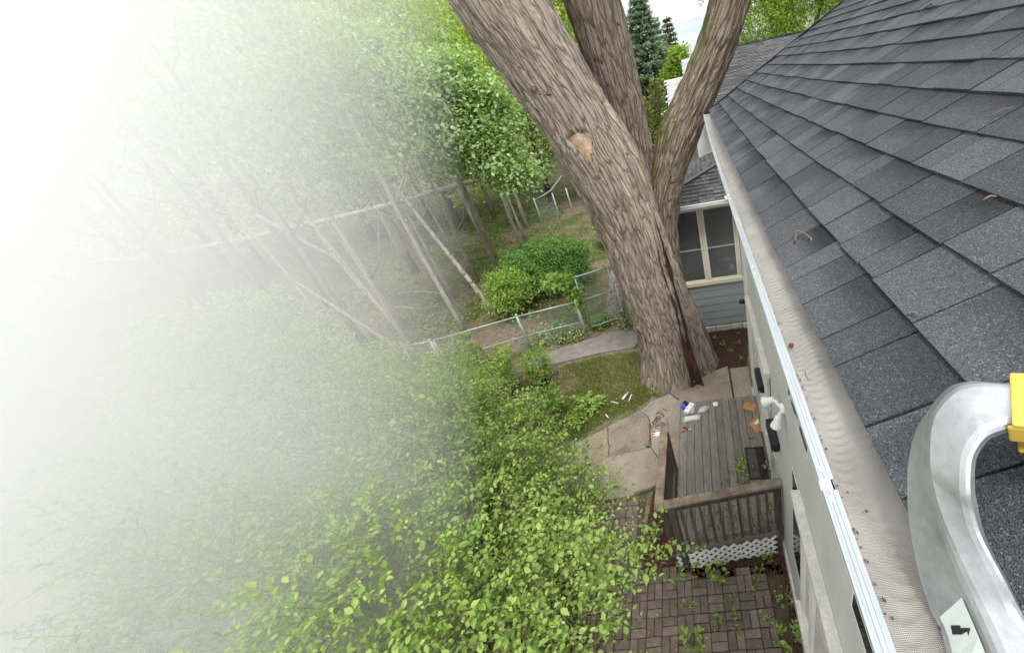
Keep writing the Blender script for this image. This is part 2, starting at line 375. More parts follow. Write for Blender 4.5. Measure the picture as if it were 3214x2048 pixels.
G['juniper'] = leafmat('needle_juniper', (.10, .15, .025), (.36, .38, .07), .18, .7)
G['fallen'] = leafmat('fallen_yellow', (.4, .30, .03), (.62, .5, .05), .1, .7)

# ------------------------------------------------------------------ foliage built from real leaves
def unit(a): return a / (np.linalg.norm(a, axis=-1, keepdims=True) + 1e-9)

def leaf_mesh(name, P, D, Nn, size, wide=.55, rich=False, fold=.12, droop=.0):
    """P base points, D leaf directions, Nn leaf normals, size lengths"""
    n = len(P); D = unit(D); S = unit(np.cross(D, Nn)); Nn = np.cross(S, D)
    size = np.broadcast_to(size, (n,))[:, None]; w = size * wide
    if rich:
        prof = [(0, 0, 0), (-.36, .22, 1), (-.5, .52, 1), (0, 1, 0), (.5, .52, 1), (.36, .22, 1)]
    else:
        prof = [(0, 0, 0), (-.5, .45, 1), (0, 1, 0), (.5, .45, 1)]
    m = len(prof); V = np.empty((n, m, 3))
    for i, (a, b, e) in enumerate(prof):
        V[:, i] = P + S * (a * w) + D * (b * size) + Nn * (e * fold * size) - np.array([0, 0, 1]) * (droop * size * b * b)
    if rich: quads = np.array([[0, 3, 2, 1], [0, 5, 4, 3]])
    else: quads = np.array([[0, 2, 1], [0, 3, 2]])
    k, q = quads.shape
    F = (quads[None] + (np.arange(n) * m)[:, None, None]).reshape(-1)
    me = bpy.data.meshes.new(name)
    me.vertices.add(n * m); me.vertices.foreach_set('co', V.reshape(-1))
    me.loops.add(n * k * q); me.loops.foreach_set('vertex_index', F.astype(np.int32))
    me.polygons.add(n * k); me.polygons.foreach_set('loop_start', (np.arange(n * k) * q).astype(np.int32))
    at = me.attributes.new('rnd', 'FLOAT', 'FACE'); at.data.foreach_set('value', np.repeat(rng.random(n), k).astype(np.float32))
    me.update(calc_edges=True); return me

def crown_points(ells, per, clump=26, spread=.34, shell=(.55, 1.02), bottom=-.75):
    """clumped points near the surface of ellipsoids [(cx,cy,cz,rx,ry,rz,weight)]"""
    out, outn = [], []
    for (cx, cy, cz, rx, ry, rz, w) in ells:
        nc = max(3, int(per * w / clump))
        d = unit(rng.normal(size=(nc, 3))); d[:, 2] = np.where(d[:, 2] < bottom, -d[:, 2], d[:, 2])
        rr = shell[0] + (shell[1] - shell[0]) * rng.random(nc) ** .6
        rr = rr * (1 + .16 * np.sin(d[:, 0] * 5 + cx) * np.cos(d[:, 1] * 4 + cy) + .10 * np.sin(d[:, 2] * 9 + cz))
        c = np.array([cx, cy, cz]) + d * np.array([rx, ry, rz]) * rr[:, None]
        sz = spread * (.6 + .8 * rng.random(nc))
        p = np.repeat(c, clump, 0) + rng.normal(size=(nc * clump, 3)) * np.array([1, 1, .55]) * np.repeat(sz, clump)[:, None]
        out.append(p); outn.append(np.repeat(d, clump, 0))
    return np.concatenate(out), np.concatenate(outn)

def crown(name, parent, mat, ells, per, size, clump=26, spread=.34, wide=.6, up=.8, **kw):
    p, nrm = crown_points(ells, per, clump, spread, **kw); n = len(p)
    nn = unit(nrm * .7 + np.array([0, 0, up]) + rng.normal(size=(n, 3)) * .55)
    d = unit(nrm * .5 + rng.normal(size=(n, 3)) + np.array([0, 0, -.25]))
    me = leaf_mesh(name, p, d, nn, size * (.6 + .8 * rng.random(n)), wide)
    return tag(link(name, me, mat, parent), kind='stuff')

def sprigs(name, parent, mat, starts, dirs, length, nleaf, size, wide=.58, rich=True, droop=.15):
    """twigs that carry leaves on both sides; returns the twig lines too"""
    n = len(starts); dirs = unit(dirs); t = (np.arange(nleaf) + .5) / nleaf
    L = np.broadcast_to(length, (n,))
    P = starts[:, None] + dirs[:, None] * (t[None, :, None] * L[:, None, None])
    P[:, :, 2] -= .18 * L[:, None] * t[None] ** 2
    side = unit(np.cross(dirs, np.array([0, 0, 1.0]) + rng.normal(size=(n, 3)) * .3))
    sg = np.where(np.arange(nleaf) % 2 == 0, 1.0, -1.0)
    D = side[:, None] * sg[None, :, None] + dirs[:, None] * (.35 + .9 * t[None, :, None]) + rng.normal(size=(n, nleaf, 3)) * .28
    N_ = np.array([0, 0, 1.0]) + rng.normal(size=(n, nleaf, 3)) * .38
    sz = size * (.45 + .75 * rng.random((n, nleaf))) * (1.15 - .5 * t[None]) * (.7 + .6 * rng.random((n, 1)))
    me = leaf_mesh(name, P.reshape(-1, 3), D.reshape(-1, 3), N_.reshape(-1, 3), sz.reshape(-1), wide, rich, .12, droop)
    return tag(link(name, me, mat, parent), kind='stuff')

ORD = 'first second third fourth fifth sixth seventh eighth ninth tenth eleventh twelfth thirteenth fourteenth fifteenth sixteenth seventeenth eighteenth nineteenth twentieth'.split() + ['twenty-first', 'twenty-second', 'twenty-third', 'twenty-fourth', 'twenty-fifth', 'twenty-sixth', 'twenty-seventh', 'twenty-eighth']

# ------------------------------------------------------------------ ground
def gh(x, y):
    """gentle rise of the wood floor away from the garden"""
    d = max(0.0, math.hypot(x + 2, y - 2) - 13.0)
    return .035 * d + .00035 * d * d if d < 60 else .035 * 60 + .00035 * 3600 + (d - 60) * .01

def ground():
    xs = np.concatenate([np.linspace(-420, -40, 20), np.linspace(-36, 12, 97), np.linspace(16, 420, 20)])
    ys = np.concatenate([np.linspace(-120, -12, 8), np.linspace(-10, 40, 101), np.linspace(45, 900, 26)])
    v = []
    for y in ys:
        for x in xs:
            z = gh(x, y) if x < 1.5 else gh(x, y) * max(0, 1 - (x - 1.5) / 20)
            z = z if math.hypot(x, y) < 90 else min(z, 2.8)
            near = mnoise.noise(Vector((x * .7, y * .7, 0))) * .04 if (x < -2.6 or y > 9) and x > -40 else 0
            v.append((x, y, z + near - .02))
    nx, ny = len(xs), len(ys)
    f = [(j*nx+i, j*nx+i+1, (j+1)*nx+i+1, (j+1)*nx+i) for j in range(ny-1) for i in range(nx-1)]
    m, N, L, B = nodes('garden_ground')
    vv = vec(N, L, (1, 1, 1))
    n1 = noisetex(N, L, vv, .55, 6, .62, .4); n2 = noisetex(N, L, vv, 6, 6); n3 = noisetex(N, L, vv, 40, 5)
    dirt = ramp(N, L, n2, [(.3, (.13, .09, .062)), (.55, (.25, .185, .13)), (.75, (.34, .265, .19))])
    grs = ramp(N, L, n2, [(.3, (.045, .07, .016)), (.7, (.12, .155, .04))])
    mr = N.new('ShaderNodeMapRange'); mr.inputs[1].default_value = .42; mr.inputs[2].default_value = .58; L.new(n1, mr.inputs[0])
    c = mix(N, L, dirt, grs, mr.outputs[0])
    c = mix(N, L, c, ramp(N, L, n3, [(.3, (.65, .65, .65)), (.7, (1.25, 1.25, 1.25))]), 1.0, 'MULTIPLY')
    L.new(c, B.inputs['Base Color']); B.inputs['Roughness'].default_value = .95; bump(N, L, B, n3, .7, .03)
    o = link('ground', mesh_from('ground', v, f), m, None, True); tag(o, kind='structure'); return o
GROUND = ground()

# concrete slabs of the garden walk
def flag(parent, pts, z, mat):
    cx = sum(p[0] for p in pts) / len(pts); cy = sum(p[1] for p in pts) / len(pts)
    q = []
    n = len(pts)
    for i in range(n):                      # broken, uneven edges
        a, b = Vector((*pts[i], 0)), Vector((*pts[(i+1) % n], 0)); k = max(1, int((b - a).length / .12))
        for j in range(k):
            p = a.lerp(b, j / k); p += Vector((mnoise.noise(p * 9), mnoise.noise(p * 9 + Vector((7, 3, 1))), 0)) * (.018 if j else .006)
            d = Vector((cx, cy, 0)) - p; p += d.normalized() * .011
            q.append((p.x, p.y))
    m = MB().poly_prism(q, -.03, z)
    o = m.build('slab', mat, parent, bevel=.006); return o
walk = tag(link('garden_path', MB().poly_prism([(-3.6,4.0),(-3.3,5.25),(-1.75,6.28),(-.75,6.8),(.06,7.1),(.5,7.1),(.5,5.6),(-1,5.6),(-1.2,4.6),(-1.5,4.15),(-2.4,3.95)], -.04, .002).mesh('path_bed'), MT['soil']), kind='structure')
flag(walk, [(-3.26,5.32),(-2.606,5.696),(-2.421,4.893),(-2.425,4.645),(-2.6,4.2),(-3.5,4.1)], .030, MT['concrete'])
flag(walk, [(-2.606,5.696),(-1.943,6.098),(-1.76,5.9),(-1.7,5.727),(-1.65,5.33),(-1.694,5.01),(-2.3,4.916),(-2.421,4.893)], .046, MT['concrete'])
flag(walk, [(-1.943,6.098),(-1.705,6.336),(-1.305,6.536),(-1.08,6.27),(-1.30,5.80),(-1.34,5.1),(-1.40,4.72),(-1.61,5.036),(-1.65,5.33),(-1.7,5.727),(-1.76,5.9)], .036, MT['concrete_pale'])
flag(walk, [(-1.08,6.27),(-.99,6.22),(-.99,4.5),(-1.25,4.5),(-1.34,5.1),(-1.30,5.80)], .075, MT['concrete_pale'])
flag(walk, [(-2.421,4.893),(-2.3,4.916),(-1.694,5.01),(-1.61,5.036),(-1.403,4.712),(-1.25,4.45),(-1.456,4.183),(-1.958,3.994),(-2.5,3.95),(-2.6,4.2)], .062, MT['concrete_pale'])
flag(walk, [(-1.305,6.536),(-.792,6.878),(-.314,7.115),(.043,7.274),(.069,6.315),(.07,5.62),(-1.0,5.62),(-.99,6.22),(-1.08,6.27)], .050, MT['concrete'])
flag(walk, [(.085,7.2),(.50,7.2),(.50,5.62),(.09,5.62)], .032, MT['concrete'])
fp = tag(link('far_path', MB().poly_prism([(-5.6,8.55),(-5.0,8.85),(-4.2,9.15),(-3.2,9.5),(-2.3,9.7),(-2.2,9.0),(-2.4,8.55),(-3.4,8.5),(-4.3,8.3),(-5.2,8.1)], -.03, .012).mesh('far_path'), MT['path_grey']), kind='structure')
fp2 = tag(link('gate_path', MB().poly_prism([(-4.05,14.2),(-3.5,14.2),(-3.0,10.2),(-3.6,10.2)], -.03, .02).mesh('gate_path'), MT['path_grey']), kind='structure')
MB().poly_prism([(-6.3,6.6),(-5.9,7.0),(-5.5,6.75),(-5.9,6.4)], 0, .03).build('slab', MT['concrete'], walk, bevel=.006)

# brick patio in basket weave
patio = tag(link('brick_patio', MB().poly_prism([(-2.75,.2),(.495,.2),(.495,2.83),(-1.62,2.83),(-1.62,4.02),(-2.75,3.9)], -.05, .012).mesh('patio_bed'), MT['soil']), kind='structure')
bm_ = MB().box((-.098,-.048,-.03), (.098,.048,.03)).mesh('brick_block')
bmm = bmesh.new(); bmm.from_mesh(bm_); bmesh.ops.bevel(bmm, geom=bmm.edges[:], offset=.006, segments=1, affect='EDGES'); bmm.to_mesh(bm_); bmm.free(); bm_.materials.append(MT['brick'])
spots = []
a0 = math.radians(3)
for i in range(-16, 6):
    for j in range(0, 22):
        cx, cy = -0.9 + i * .205, .3 + j * .205
        for k in (-1, 1):
            if (i + j) % 2: p = (cx + k * .0515, cy, math.pi/2)
            else: p = (cx, cy + k * .0515, 0)
            x = -.9 + (p[0]+.9) * math.cos(a0) - (p[1]-2) * math.sin(a0); y = 2 + (p[0]+.9) * math.sin(a0) + (p[1]-2) * math.cos(a0)
            if not (-2.7 < x < .43 and .3 < y < 2.76 or -2.6 < x < -1.66 and 2.7 < y < 3.95): continue
            vis = -((x + .45) ** 2 * 1.1 + (y - 2.35) ** 2)
            spots.append((vis, x, y, p[2] + a0))
spots.sort(reverse=True)
rest = MB()
for n, (vis, x, y, r) in enumerate(spots):
    M = Matrix.Translation((x, y, .018 + random.gauss(0, .004))) @ Matrix.Rotation(r + random.gauss(0, .02), 4, 'Z') @ Matrix.Rotation(random.gauss(0, .02), 4, 'X') @ Matrix.Rotation(random.gauss(0, .02), 4, 'Y')
    if n < 300:
        o = bpy.data.objects.new('brick', bm_); COL.objects.link(o); o.matrix_basis = M; attach(o, patio)
    else: rest.add([M @ v.co for v in bm_.vertices], [tuple(p.vertices) for p in bm_.polygons])
if rest.v: tag(rest.build('bricks_far', MT['brick'], patio), kind='stuff')

# mulch beds, chips and leaf litter
beds = [[(-.5,7.2),(.5,7.25),(.72,8.88),(-.6,8.88)], [(-1.62,2.8),(-.95,2.72),(-.95,4.5),(-1.2,4.5),(-1.5,4.1)], [(-1.0,2.7),(.5,2.7),(.5,2.95),(-1.0,2.95)], [(.30,.4),(.5,.4),(.5,2.8),(.42,2.8)]]
for b in beds: tag(link('mulch_bed', MB().poly_prism(b, -.03, .008 + .002 * beds.index(b)).mesh('mulch_bed'), MT['mulch']), kind='structure')
def scatter_in(poly, n):
    xs = [p[0] for p in poly]; ys = [p[1] for p in poly]; out = []
    while len(out) < n:
        x, y = random.uniform(min(xs), max(xs)), random.uniform(min(ys), max(ys)); ins = False
        for i in range(len(poly)):
            (x1, y1), (x2, y2) = poly[i], poly[i-1]
            if (y1 > y) != (y2 > y) and x < (x2-x1)*(y-y1)/(y2-y1)+x1: ins = not ins
        if ins: out.append((x, y))
    return out
ch = MB()
for b, n in zip(beds, (1500, 900, 500, 500)):
    for x, y in scatter_in(b, n):
        M = Matrix.Translation((x, y, random.uniform(.012, .035))) @ Matrix.Rotation(random.uniform(0, 6.3), 4, 'Z') @ Matrix.Rotation(random.gauss(0, .35), 4, 'X') @ Matrix.Rotation(random.gauss(0, .3), 4, 'Y')
        l = random.uniform(.015, .05); w = random.uniform(.005, .014); ch.box((-l/2, -w/2, -.003), (l/2, w/2, .003), M)
tag(ch.build('mulch_chips', MT['chip']), 'reddish brown bark mulch scattered beside the deck and house walls', 'mulch', kind='stuff')

def flat_leaves(name, pts, mat, size, label, cat, zf=None, up=3.0):
    n = len(pts); P = np.array(pts, float); d = rng.normal(size=(n, 3)) * np.array([1, 1, .15]); nn = np.array([0, 0, up]) + rng.normal(size=(n, 3)) * .8
    o = link(name, leaf_mesh(name, P, d, nn, size * (.5 + rng.random(n)), .5), mat); return tag(o, label, cat, kind='stuff')
lp = [(x, y, gh(x, y) + .03) for x, y in scatter_in([(-9,5.5),(-5,5.2),(-2.1,6.3),(-2.0,9.5),(-3,13),(-8,16),(-14,16),(-14,8)], 26000) if not (-6.3 < x < -2.1 and 8.0 < y < 9.8)]
flat_leaves('leaf_litter', lp, MT['litter'], .05, 'dry tan leaves lying over the lawn and the wood floor', 'leaf litter')
lp = [(x, y, random.uniform(.05, .056)) for x, y in scatter_in([(-1.7,.9),(.4,.9),(.4,2.75),(-1.6,2.75)], 90)] + [(x, y, .54) for x, y in scatter_in([(-.2,3.1),(.45,3.1),(.45,4.5),(.1,4.5)], 14)]
flat_leaves('fallen_petals', lp, G['fallen'], .03, 'tiny yellow petals fallen on the brick patio and deck', 'petals')
lp = [(x, y, random.uniform(.515, .53)) for x, y in scatter_in([(-.75,2.95),(.46,2.95),(.48,4.4),(.0,4.4)], 260)]
flat_leaves('deck_debris', lp, MT['chip'], .035, 'dark crumbs of dead leaves on the deck boards', 'debris')

# lawn and wood-floor growth
def blades(name, pts, hgt, mat, label):
    n = len(pts); P = np.array(pts, float); d = np.array([0, 0, 1.0]) + rng.normal(size=(n, 3)) * np.array([.5, .5, .1]); nn = rng.normal(size=(n, 3))
    me = leaf_mesh(name, P, d, nn, hgt * (.5 + rng.random(n)), .13, False, .0); return tag(link(name, me, mat), label, 'grass', kind='stuff')
gp = []
for x, y in scatter_in([(-5.6,5.4),(-3.3,5.45),(-2.7,5.85),(-1.98,6.25),(-1.75,6.45),(-2.0,7.2),(-2.15,8.3),(-3.4,8.3),(-4.9,7.9),(-6.2,7.2)], 46000):
    if mnoise.noise(Vector((x * 1.3, y * 1.3, 3))) + .55 - .22 * max(0, -x - 2.6) > random.uniform(-.1, .7): gp.append((x, y, 0))
blades('lawn_grass', gp, .075, G['grass'], 'short patchy grass growing on the lawn beside the big tree')
gp = []
for x, y in scatter_in([(-3.2,9.8),(-2.2,9.6),(-2.2,14),(-6,20),(-9,20),(-7.5,12),(-5,10)], 24000):
    if mnoise.noise(Vector((x * .9, y * .9, 8))) > random.uniform(-.5, .4): gp.append((x, y, gh(x, y)))
blades('gate_grass', gp, .10, G['grass'], 'dry yellowish grass behind the chain-link gate')
gp = []
for x, y in scatter_in([(-6,9.5),(-5.5,13),(-10,28),(-24,34),(-36,24),(-20,8),(-9,7)], 60000):
    if mnoise.noise(Vector((x * .45, y * .45, 5))) > random.uniform(-.55, .45): gp.append((x, y, gh(x, y) + random.uniform(.02, .22)))
P = np.array(gp); n = len(P)
tag(link('ground_cover', leaf_mesh('ground_cover', P, rng.normal(size=(n, 3)) * np.array([1, 1, .3]), np.array([0, 0, 1.5]) + rng.normal(size=(n, 3)) * .6, .11 * (.5 + rng.random(n)), .6), G['ground']),
    'low green ground cover spreading under the woodland trees', 'ground cover', kind='stuff')

# ------------------------------------------------------------------ the house
XW = .505
TAN = .4986; SL = math.atan(TAN)
def dz(y): return .14 * (max(0, y - 1.2) / 5.3) ** 1.3 if y > 1.2 else 0
def roofz(x, y): return 5.235 + TAN * (x - .235) + dz(y)
house = thing('house', (2.0, 2.5, 0), 'white rendered house whose dark shingled roof fills the right side', 'house')
YE = 6.6; XR = 3.2
# roof deck
v, f = [], []
ys = np.linspace(-2.5, YE, 40); xs = np.linspace(.250, XR, 16)
for y in ys:
    for x in xs: v.append((x, y, roofz(x, y) - .008))
nx = len(xs); nn_ = len(v)
for y in ys:
    for x in xs: v.append((x, y, roofz(x, y) - .035))
for j in range(len(ys)-1):
    for i in range(nx-1):
        q = (j*nx+i, j*nx+i+1, (j+1)*nx+i+1, (j+1)*nx+i); f.append(q); f.append(tuple(k + nn_ for k in q[::-1]))
roof = link('roof', mesh_from('roof', v, f + [(j*nx, (j+1)*nx, (j+1)*nx+nn_, j*nx+nn_) for j in range(len(ys)-1)] + [((len(ys)-1)*nx+i, (len(ys)-1)*nx+i+1, (len(ys)-1)*nx+i+1+nn_, (len(ys)-1)*nx+i+nn_) for i in range(nx-1)]), MT['underlay'], house)
# far side of the roof, beyond the ridge
MB().add([(XR, -2.5, roofz(XR, 0)), (XR + 3, -2.5, roofz(XR, 0) - 1.5), (XR + 3, YE, roofz(XR, YE) - 1.5), (XR, YE, roofz(XR, YE))], [(0,1,2,3)]).build('roof_slope', MT['shingle'], roof)
MB().bar((XR, -2.5, roofz(XR, 0) + .02), (XR, YE, roofz(XR, YE) + .02), .26, .02).build('ridge_cap', MT['shingle'], roof)

# shingle tabs: a few shared meshes, laid course by course
EXPO = .155; TH = .008
def tab_mesh(w, L=.185):
    nxs, nys = 3, 4; V, F, T = [], [], []
    for k in (1, 0):
        for j in range(nys):
            for i in range(nxs):
                u, t = i/(nxs-1), j/(nys-1)
                e = 0
                V.append((-w/2 + u*w, t*L, (TH if k else 0) - .010*t + e)); T.append((u, min(1.2, t*L/EXPO), 0))
    n = nxs*nys
    for j in range(nys-1):
        for i in range(nxs-1):
            F.append((j*nxs+i, j*nxs+i+1, (j+1)*nxs+i+1, (j+1)*nxs+i))
    for i in range(nxs-1): F.append((i, i+n, i+1+n, i+1))
    for j in range(nys-1):
        F.append((j*nxs, (j+1)*nxs, (j+1)*nxs+n, j*nxs+n)); a = j*nxs+nxs-1; F.append((a, a+n, a+nxs+n, a+nxs))
    me = mesh_from('shingle_tab', V, F)
    at = me.attributes.new('tab', 'FLOAT_VECTOR', 'POINT'); at.data.foreach_set('vector', np.array(T*2 if len(T) < len(V) else T, np.float32).reshape(-1)[:len(V)*3])
    me.materials.append(MT['shingle']); return me
WID = [.10, .135, .165, .20, .235]
TABS = [tab_mesh(w - .005) for w in WID]
tabs = []
ncourse = int((XR - .235) / math.cos(SL) / EXPO)
for c in range(ncourse):
    y = -1.2 - random.random() * .3
    while y < YE - .02:
        k = random.choice((0, 1, 2, 2, 3, 3, 4)); w = WID[k]
        if y + w > YE: break
        yc = y + w/2; y += w
        s = c * EXPO - (.012 if c == 0 else 0) + random.choice((0, 0, 0, .004)); x = .235 + s * math.cos(SL)
        if yc < -.35: continue
        # rough size in the picture: nearer tabs count first
        d = math.sqrt(x*x + yc*yc + (roofz(x, yc) - 5.8) ** 2)
        inview = (yc > .15 or x < .3) and x < .7 * yc + .75 and not (yc < .12)
        tabs.append((d if inview else 50 + d, x, yc, k, c))
tabs.sort()
rv, rf, rt, rr_ = [], [], [], []
for n, (d, x, yc, k, c) in enumerate(tabs):
    slope_y = math.atan(.14*1.3/5.3*(max(0, yc-1.2)/5.3)**.3) if yc > 1.2 else 0
    base = Vector((x, yc, roofz(x, yc) + .016 + random.gauss(0, .0012)))
    e2 = Vector((math.cos(SL), 0, math.sin(SL)))                # up the slope
    e3 = e2.cross(Vector((0, 1, math.tan(slope_y)))).normalized()
    e1 = e2.cross(e3)
    M = Matrix(((e1.x, e2.x, e3.x, base.x), (e1.y, e2.y, e3.y, base.y), (e1.z, e2.z, e3.z, base.z), (0, 0, 0, 1)))
    M = M @ Matrix.Rotation(random.gauss(0, .004), 4, 'Z')
    if n < 300:
        o = bpy.data.objects.new('shingle', TABS[k]); COL.objects.link(o); o.matrix_basis = M; attach(o, roof)
    else:
        me = TABS[k]; b0 = len(rv)
        rv += [tuple(M @ q.co) for q in me.vertices]; rf += [tuple(i + b0 for i in p.vertices) for p in me.polygons]
        rt += [tuple(q.vector) for q in me.attributes['tab'].data]; rr_ += [random.random()] * len(me.polygons)
me = mesh_from('shingles_far', rv, rf)
at = me.attributes.new('tab', 'FLOAT_VECTOR', 'POINT'); at.data.foreach_set('vector', np.array(rt, np.float32).reshape(-1))
at = me.attributes.new('rnd', 'FLOAT', 'FACE'); at.data.foreach_set('value', np.array(rr_, np.float32))
tag(link('shingles_far', me, MT['shingle'], roof), kind='stuff')
# rake trim at the far gable end, and the gable wall
rk = MB()
for a, b in zip(np.linspace(.2, XR, 9)[:-1], np.linspace(.2, XR, 9)[1:]): rk.bar((a, YE + .012, roofz(a, YE) - .05), (b, YE + .012, roofz(b, YE) - .05), .022, .14)
rk.build('rake_board', MT['underlay'], house)
# main wall
WY1 = 6.25
holes = []
wl_ = MB().box((XW, -2.5, 0), (XW + .2, WY1, 5.16)); wl_.build('wall', MT['wallpaint'], house)
MB().add([(XW, WY1 - .001, 5.16), (XR, WY1 - .001, 5.16), (XR, WY1 - .001, roofz(XR, WY1) - .1), (XW, WY1 - .001, roofz(XW, WY1) - .1), (XW, WY1 - .2, 5.16), (XR, WY1 - .2, 5.16), (XR, WY1 - .2, roofz(XR, WY1) - .1), (XW, WY1 - .2, roofz(XW, WY1) - .1)],
         [(0,1,2,3),(7,6,5,4),(0,4,5,1),(3,2,6,7),(1,5,6,2),(4,0,3,7)]).build('gable_wall', MT['wallpaint'], house)
MB().box((XW + .2, WY1 - .2, 0), (5.5, WY1 - .002, 5.16)).build('end_wall', MT['wallpaint'], house)
MB().box((.26, -2.5, 5.10), (XW + .02, WY1 + .1, 5.125)).build('soffit', MT['trim'], house)
MB().box((.238, -2.5, 5.06), (.262, WY1 + .1, 5.215)).build('fascia', MT['trim'], house)
MB().box((XW - .03, -2.5, .0), (XW - .002, WY1, .22)).build('plinth', MT['dirtytrim'], house)
MB().box((XW - .012, 5.62, .5), (XW - .001, WY1 + .012, 5.1)).build('corner_board', MT['trim'], house)

# windows on the long wall
def window(y0, y1, z0, z1, fr=.05, out=.02, pane=True, sill=False, back=MT['glass']):
    w = link('window', MB().box((XW - .004, y0, z0), (XW - .001, y1, z1)).mesh('window_recess'), MT['black'], house)
    fm = MB()
    fm.box((XW - out, y0 - fr, z1), (XW - .002, y1 + fr, z1 + fr)); fm.box((XW - out, y0 - fr, z0 - fr), (XW - .002, y1 + fr, z0))
    fm.box((XW - out, y0 - fr, z0), (XW - .002, y0, z1)); fm.box((XW - out, y1, z0), (XW - .002, y1 + fr, z1))
    fm.build('frame', MT['trim'], w, bevel=.003)
    if pane: MB().box((XW - .009, y0 + .004, z0 + .004), (XW - .006, y1 - .004, z1 - .004)).build('pane', back, w)
    if sill: MB().box((XW - .07, y0 - .08, z0 - fr - .035), (XW - .003, y1 + .08, z0 - fr - .001)).build('sill', MT['dirtytrim'], w, bevel=.005)
    return w
window(1.97, 2.43, 1.12, 2.57, .012, .01)
window(1.9, 2.56, 3.40, 4.8, .012, .01)
window(-.6, .985, 3.34, 4.8, .012, .01)
# white boarded window bay nearer the ladder, with head cap and sill
bay = link('window_bay', MB().box((XW - .02, -.9, 1.10), (XW - .001, 1.86, 2.54)).mesh('window_bay'), MT['dirtytrim'], house)
for y in (1.86, 1.55, .75, -.1): MB().box((XW - .055, y - .05, 1.10), (XW - .021, y + .05, 2.54)).build('mullion', MT['trim'], bay, bevel=.004)
MB().box((XW - .085, -.95, 2.56), (XW - .001, 2.16, 2.64)).build('head_cap', MT['dirtytrim'], bay, bevel=.006)
MB().box((XW - .10, -.95, 1.01), (XW - .001, 1.95, 1.085)).build('sill', MT['dirtytrim'], bay, bevel=.006)
MB().box((XW - .04, -.95, .60), (XW - .001, 1.90, .66)).build('apron_board', MT['trim'], bay, bevel=.004)
# door by the deck
door = link('door', MB().box((XW - .02, 3.72, .56), (XW - .001, 4.72, 2.62)).mesh('door'), MT['trim'], house)
for y in (3.66, 4.72): MB().box((XW - .045, y, .53), (XW - .001, y + .06, 2.68)).build('casing', MT['dirtytrim'], door, bevel=.004)
MB().box((XW - .075, 3.60, 2.69), (XW - .001, 5.55, 2.77)).build('head_cap', MT['dirtytrim'], door, bevel=.005)
MB().box((XW - .06, 3.70, .515), (XW - .001, 4.74, .555)).build('threshold', MT['postwood'], door)
MB().box((XW - .008, 3.642, 2.2), (XW - .001, 3.648, 2.69)).build('seam', MT['black'], door)
m = MB(); m.tube([(XW - .02, 3.80, 1.52), (XW - .07, 3.80, 1.52)], .008); m.tube([(XW - .07, 3.80, 1.52), (XW - .07, 3.90, 1.52)], .009); m.build('handle', MT['steel'], door, True)

# gutter with rim profile, micro mesh guard and screws
def lipz(y): return 5.195 + (0.0 if y < 3.8 else .17 * ((y - 3.8) / 2.7) ** 2)
gy = np.linspace(-1.2, 6.42, 60)
def sweep(profile, name, mat, parent, ys=gy, smooth=False):
    v, f = [], []; n = len(profile)
    for y in ys:
        zb = lipz(y)
        for x, z in profile: v.append((x, y, zb + z))
    for j in range(len(ys)-1):
        for i in range(n):
            a, b = j*n+i, j*n+(i+1) % n; f.append((a, b, b+n, a+n))
    f.append(tuple(range(n))); f.append(tuple((len(ys)-1)*n+i for i in range(n))[::-1])
    return link(name, mesh_from(name, v, f), mat, parent, smooth)
gutter = sweep([(.130,-.001),(.137,.004),(.1375,-.004),(.134,-.02),(.148,-.055),(.156,-.10),(.235,-.10),(.236,.0),(.232,.0),(.231,-.096),(.16,-.096),(.152,-.055),(.139,-.02)], 'gutter', MT['gutter'], house)
for ya, yb in ((-1.2, .404), (.424, 2.3), (2.304, 4.3), (4.304, 6.42)):
    yy = np.linspace(ya, yb, max(3, int((yb-ya)/.13)))
    sweep([(.1295,.003),(.1300,.0095),(.1335,.0105),(.1345,.0075),(.1392,.0070),(.1397,.0088),(.1408,.0088),(.1413,.0070),(.1458,.0068),(.1463,.0086),(.1474,.0086),(.1479,.0066),(.1545,.0060),(.1545,.004),(.137,.005)], 'rim', MT['alum'], gutter, yy)
MB().box((.131, .402, 5.199), (.148, .426, 5.2015)).build('joint_cover', MT['whiteplastic'], gutter)
for y in (.444, .388, 1.243, 1.30, 2.26, 2.34, 3.3, 4.26, 4.34, 5.3, 6.2):
    z = lipz(y) + .0075
    m = MB().lathe([(.0052, 0), (.0052, .0012), (.0040, .0018)], Matrix.Translation((.1395, y, z)), 14); m.lathe([(.0032, .0018), (.0032, .0045), (.0026, .005)], Matrix.Translation((.1395, y, z)), 6); m.build('screw', MT['steel'], gutter)
# mesh guard: rippled sheet
gv, gf = [], []
uy = np.concatenate([np.arange(-.1, 1.8, .0032), np.arange(1.8, 6.42, .02)]); ux = np.linspace(0, 1, 15)
for y in uy:
    z0 = lipz(y) + .004; z1 = roofz(.25, y) - .009
    for u in ux:
        x = .1515 + u * .112
        amp = .0019 * (1 if y < 1.8 else 0)
        ph = y + .035 * u + .012 * math.sin(u * 7 + 3 * mnoise.noise(Vector((y * 5, 0, 0)))) + .02 * mnoise.noise(Vector((u * 2.2, y * 7, 0)))
        rip = amp * math.sin(ph * 6.283 / .0195) * max(.15, .7 + .9 * mnoise.noise(Vector((y * 9, u * 2.5, 2)))) + .0016 * mnoise.noise(Vector((u * 3, y * 12, 5)))
        dip = -.005 * math.sin(math.pi * u)
        gv.append((x, y, z0 + (z1 - z0) * u ** 1.5 + rip + dip))
n = len(ux)
for j in range(len(uy)-1):
    for i in range(n-1): gf.append((j*n+i, j*n+i+1, (j+1)*n+i+1, (j+1)*n+i))
link('gutter_guard', mesh_from('gutter_guard', gv, gf), MT['micromesh'], gutter, True)
dbr = MB()
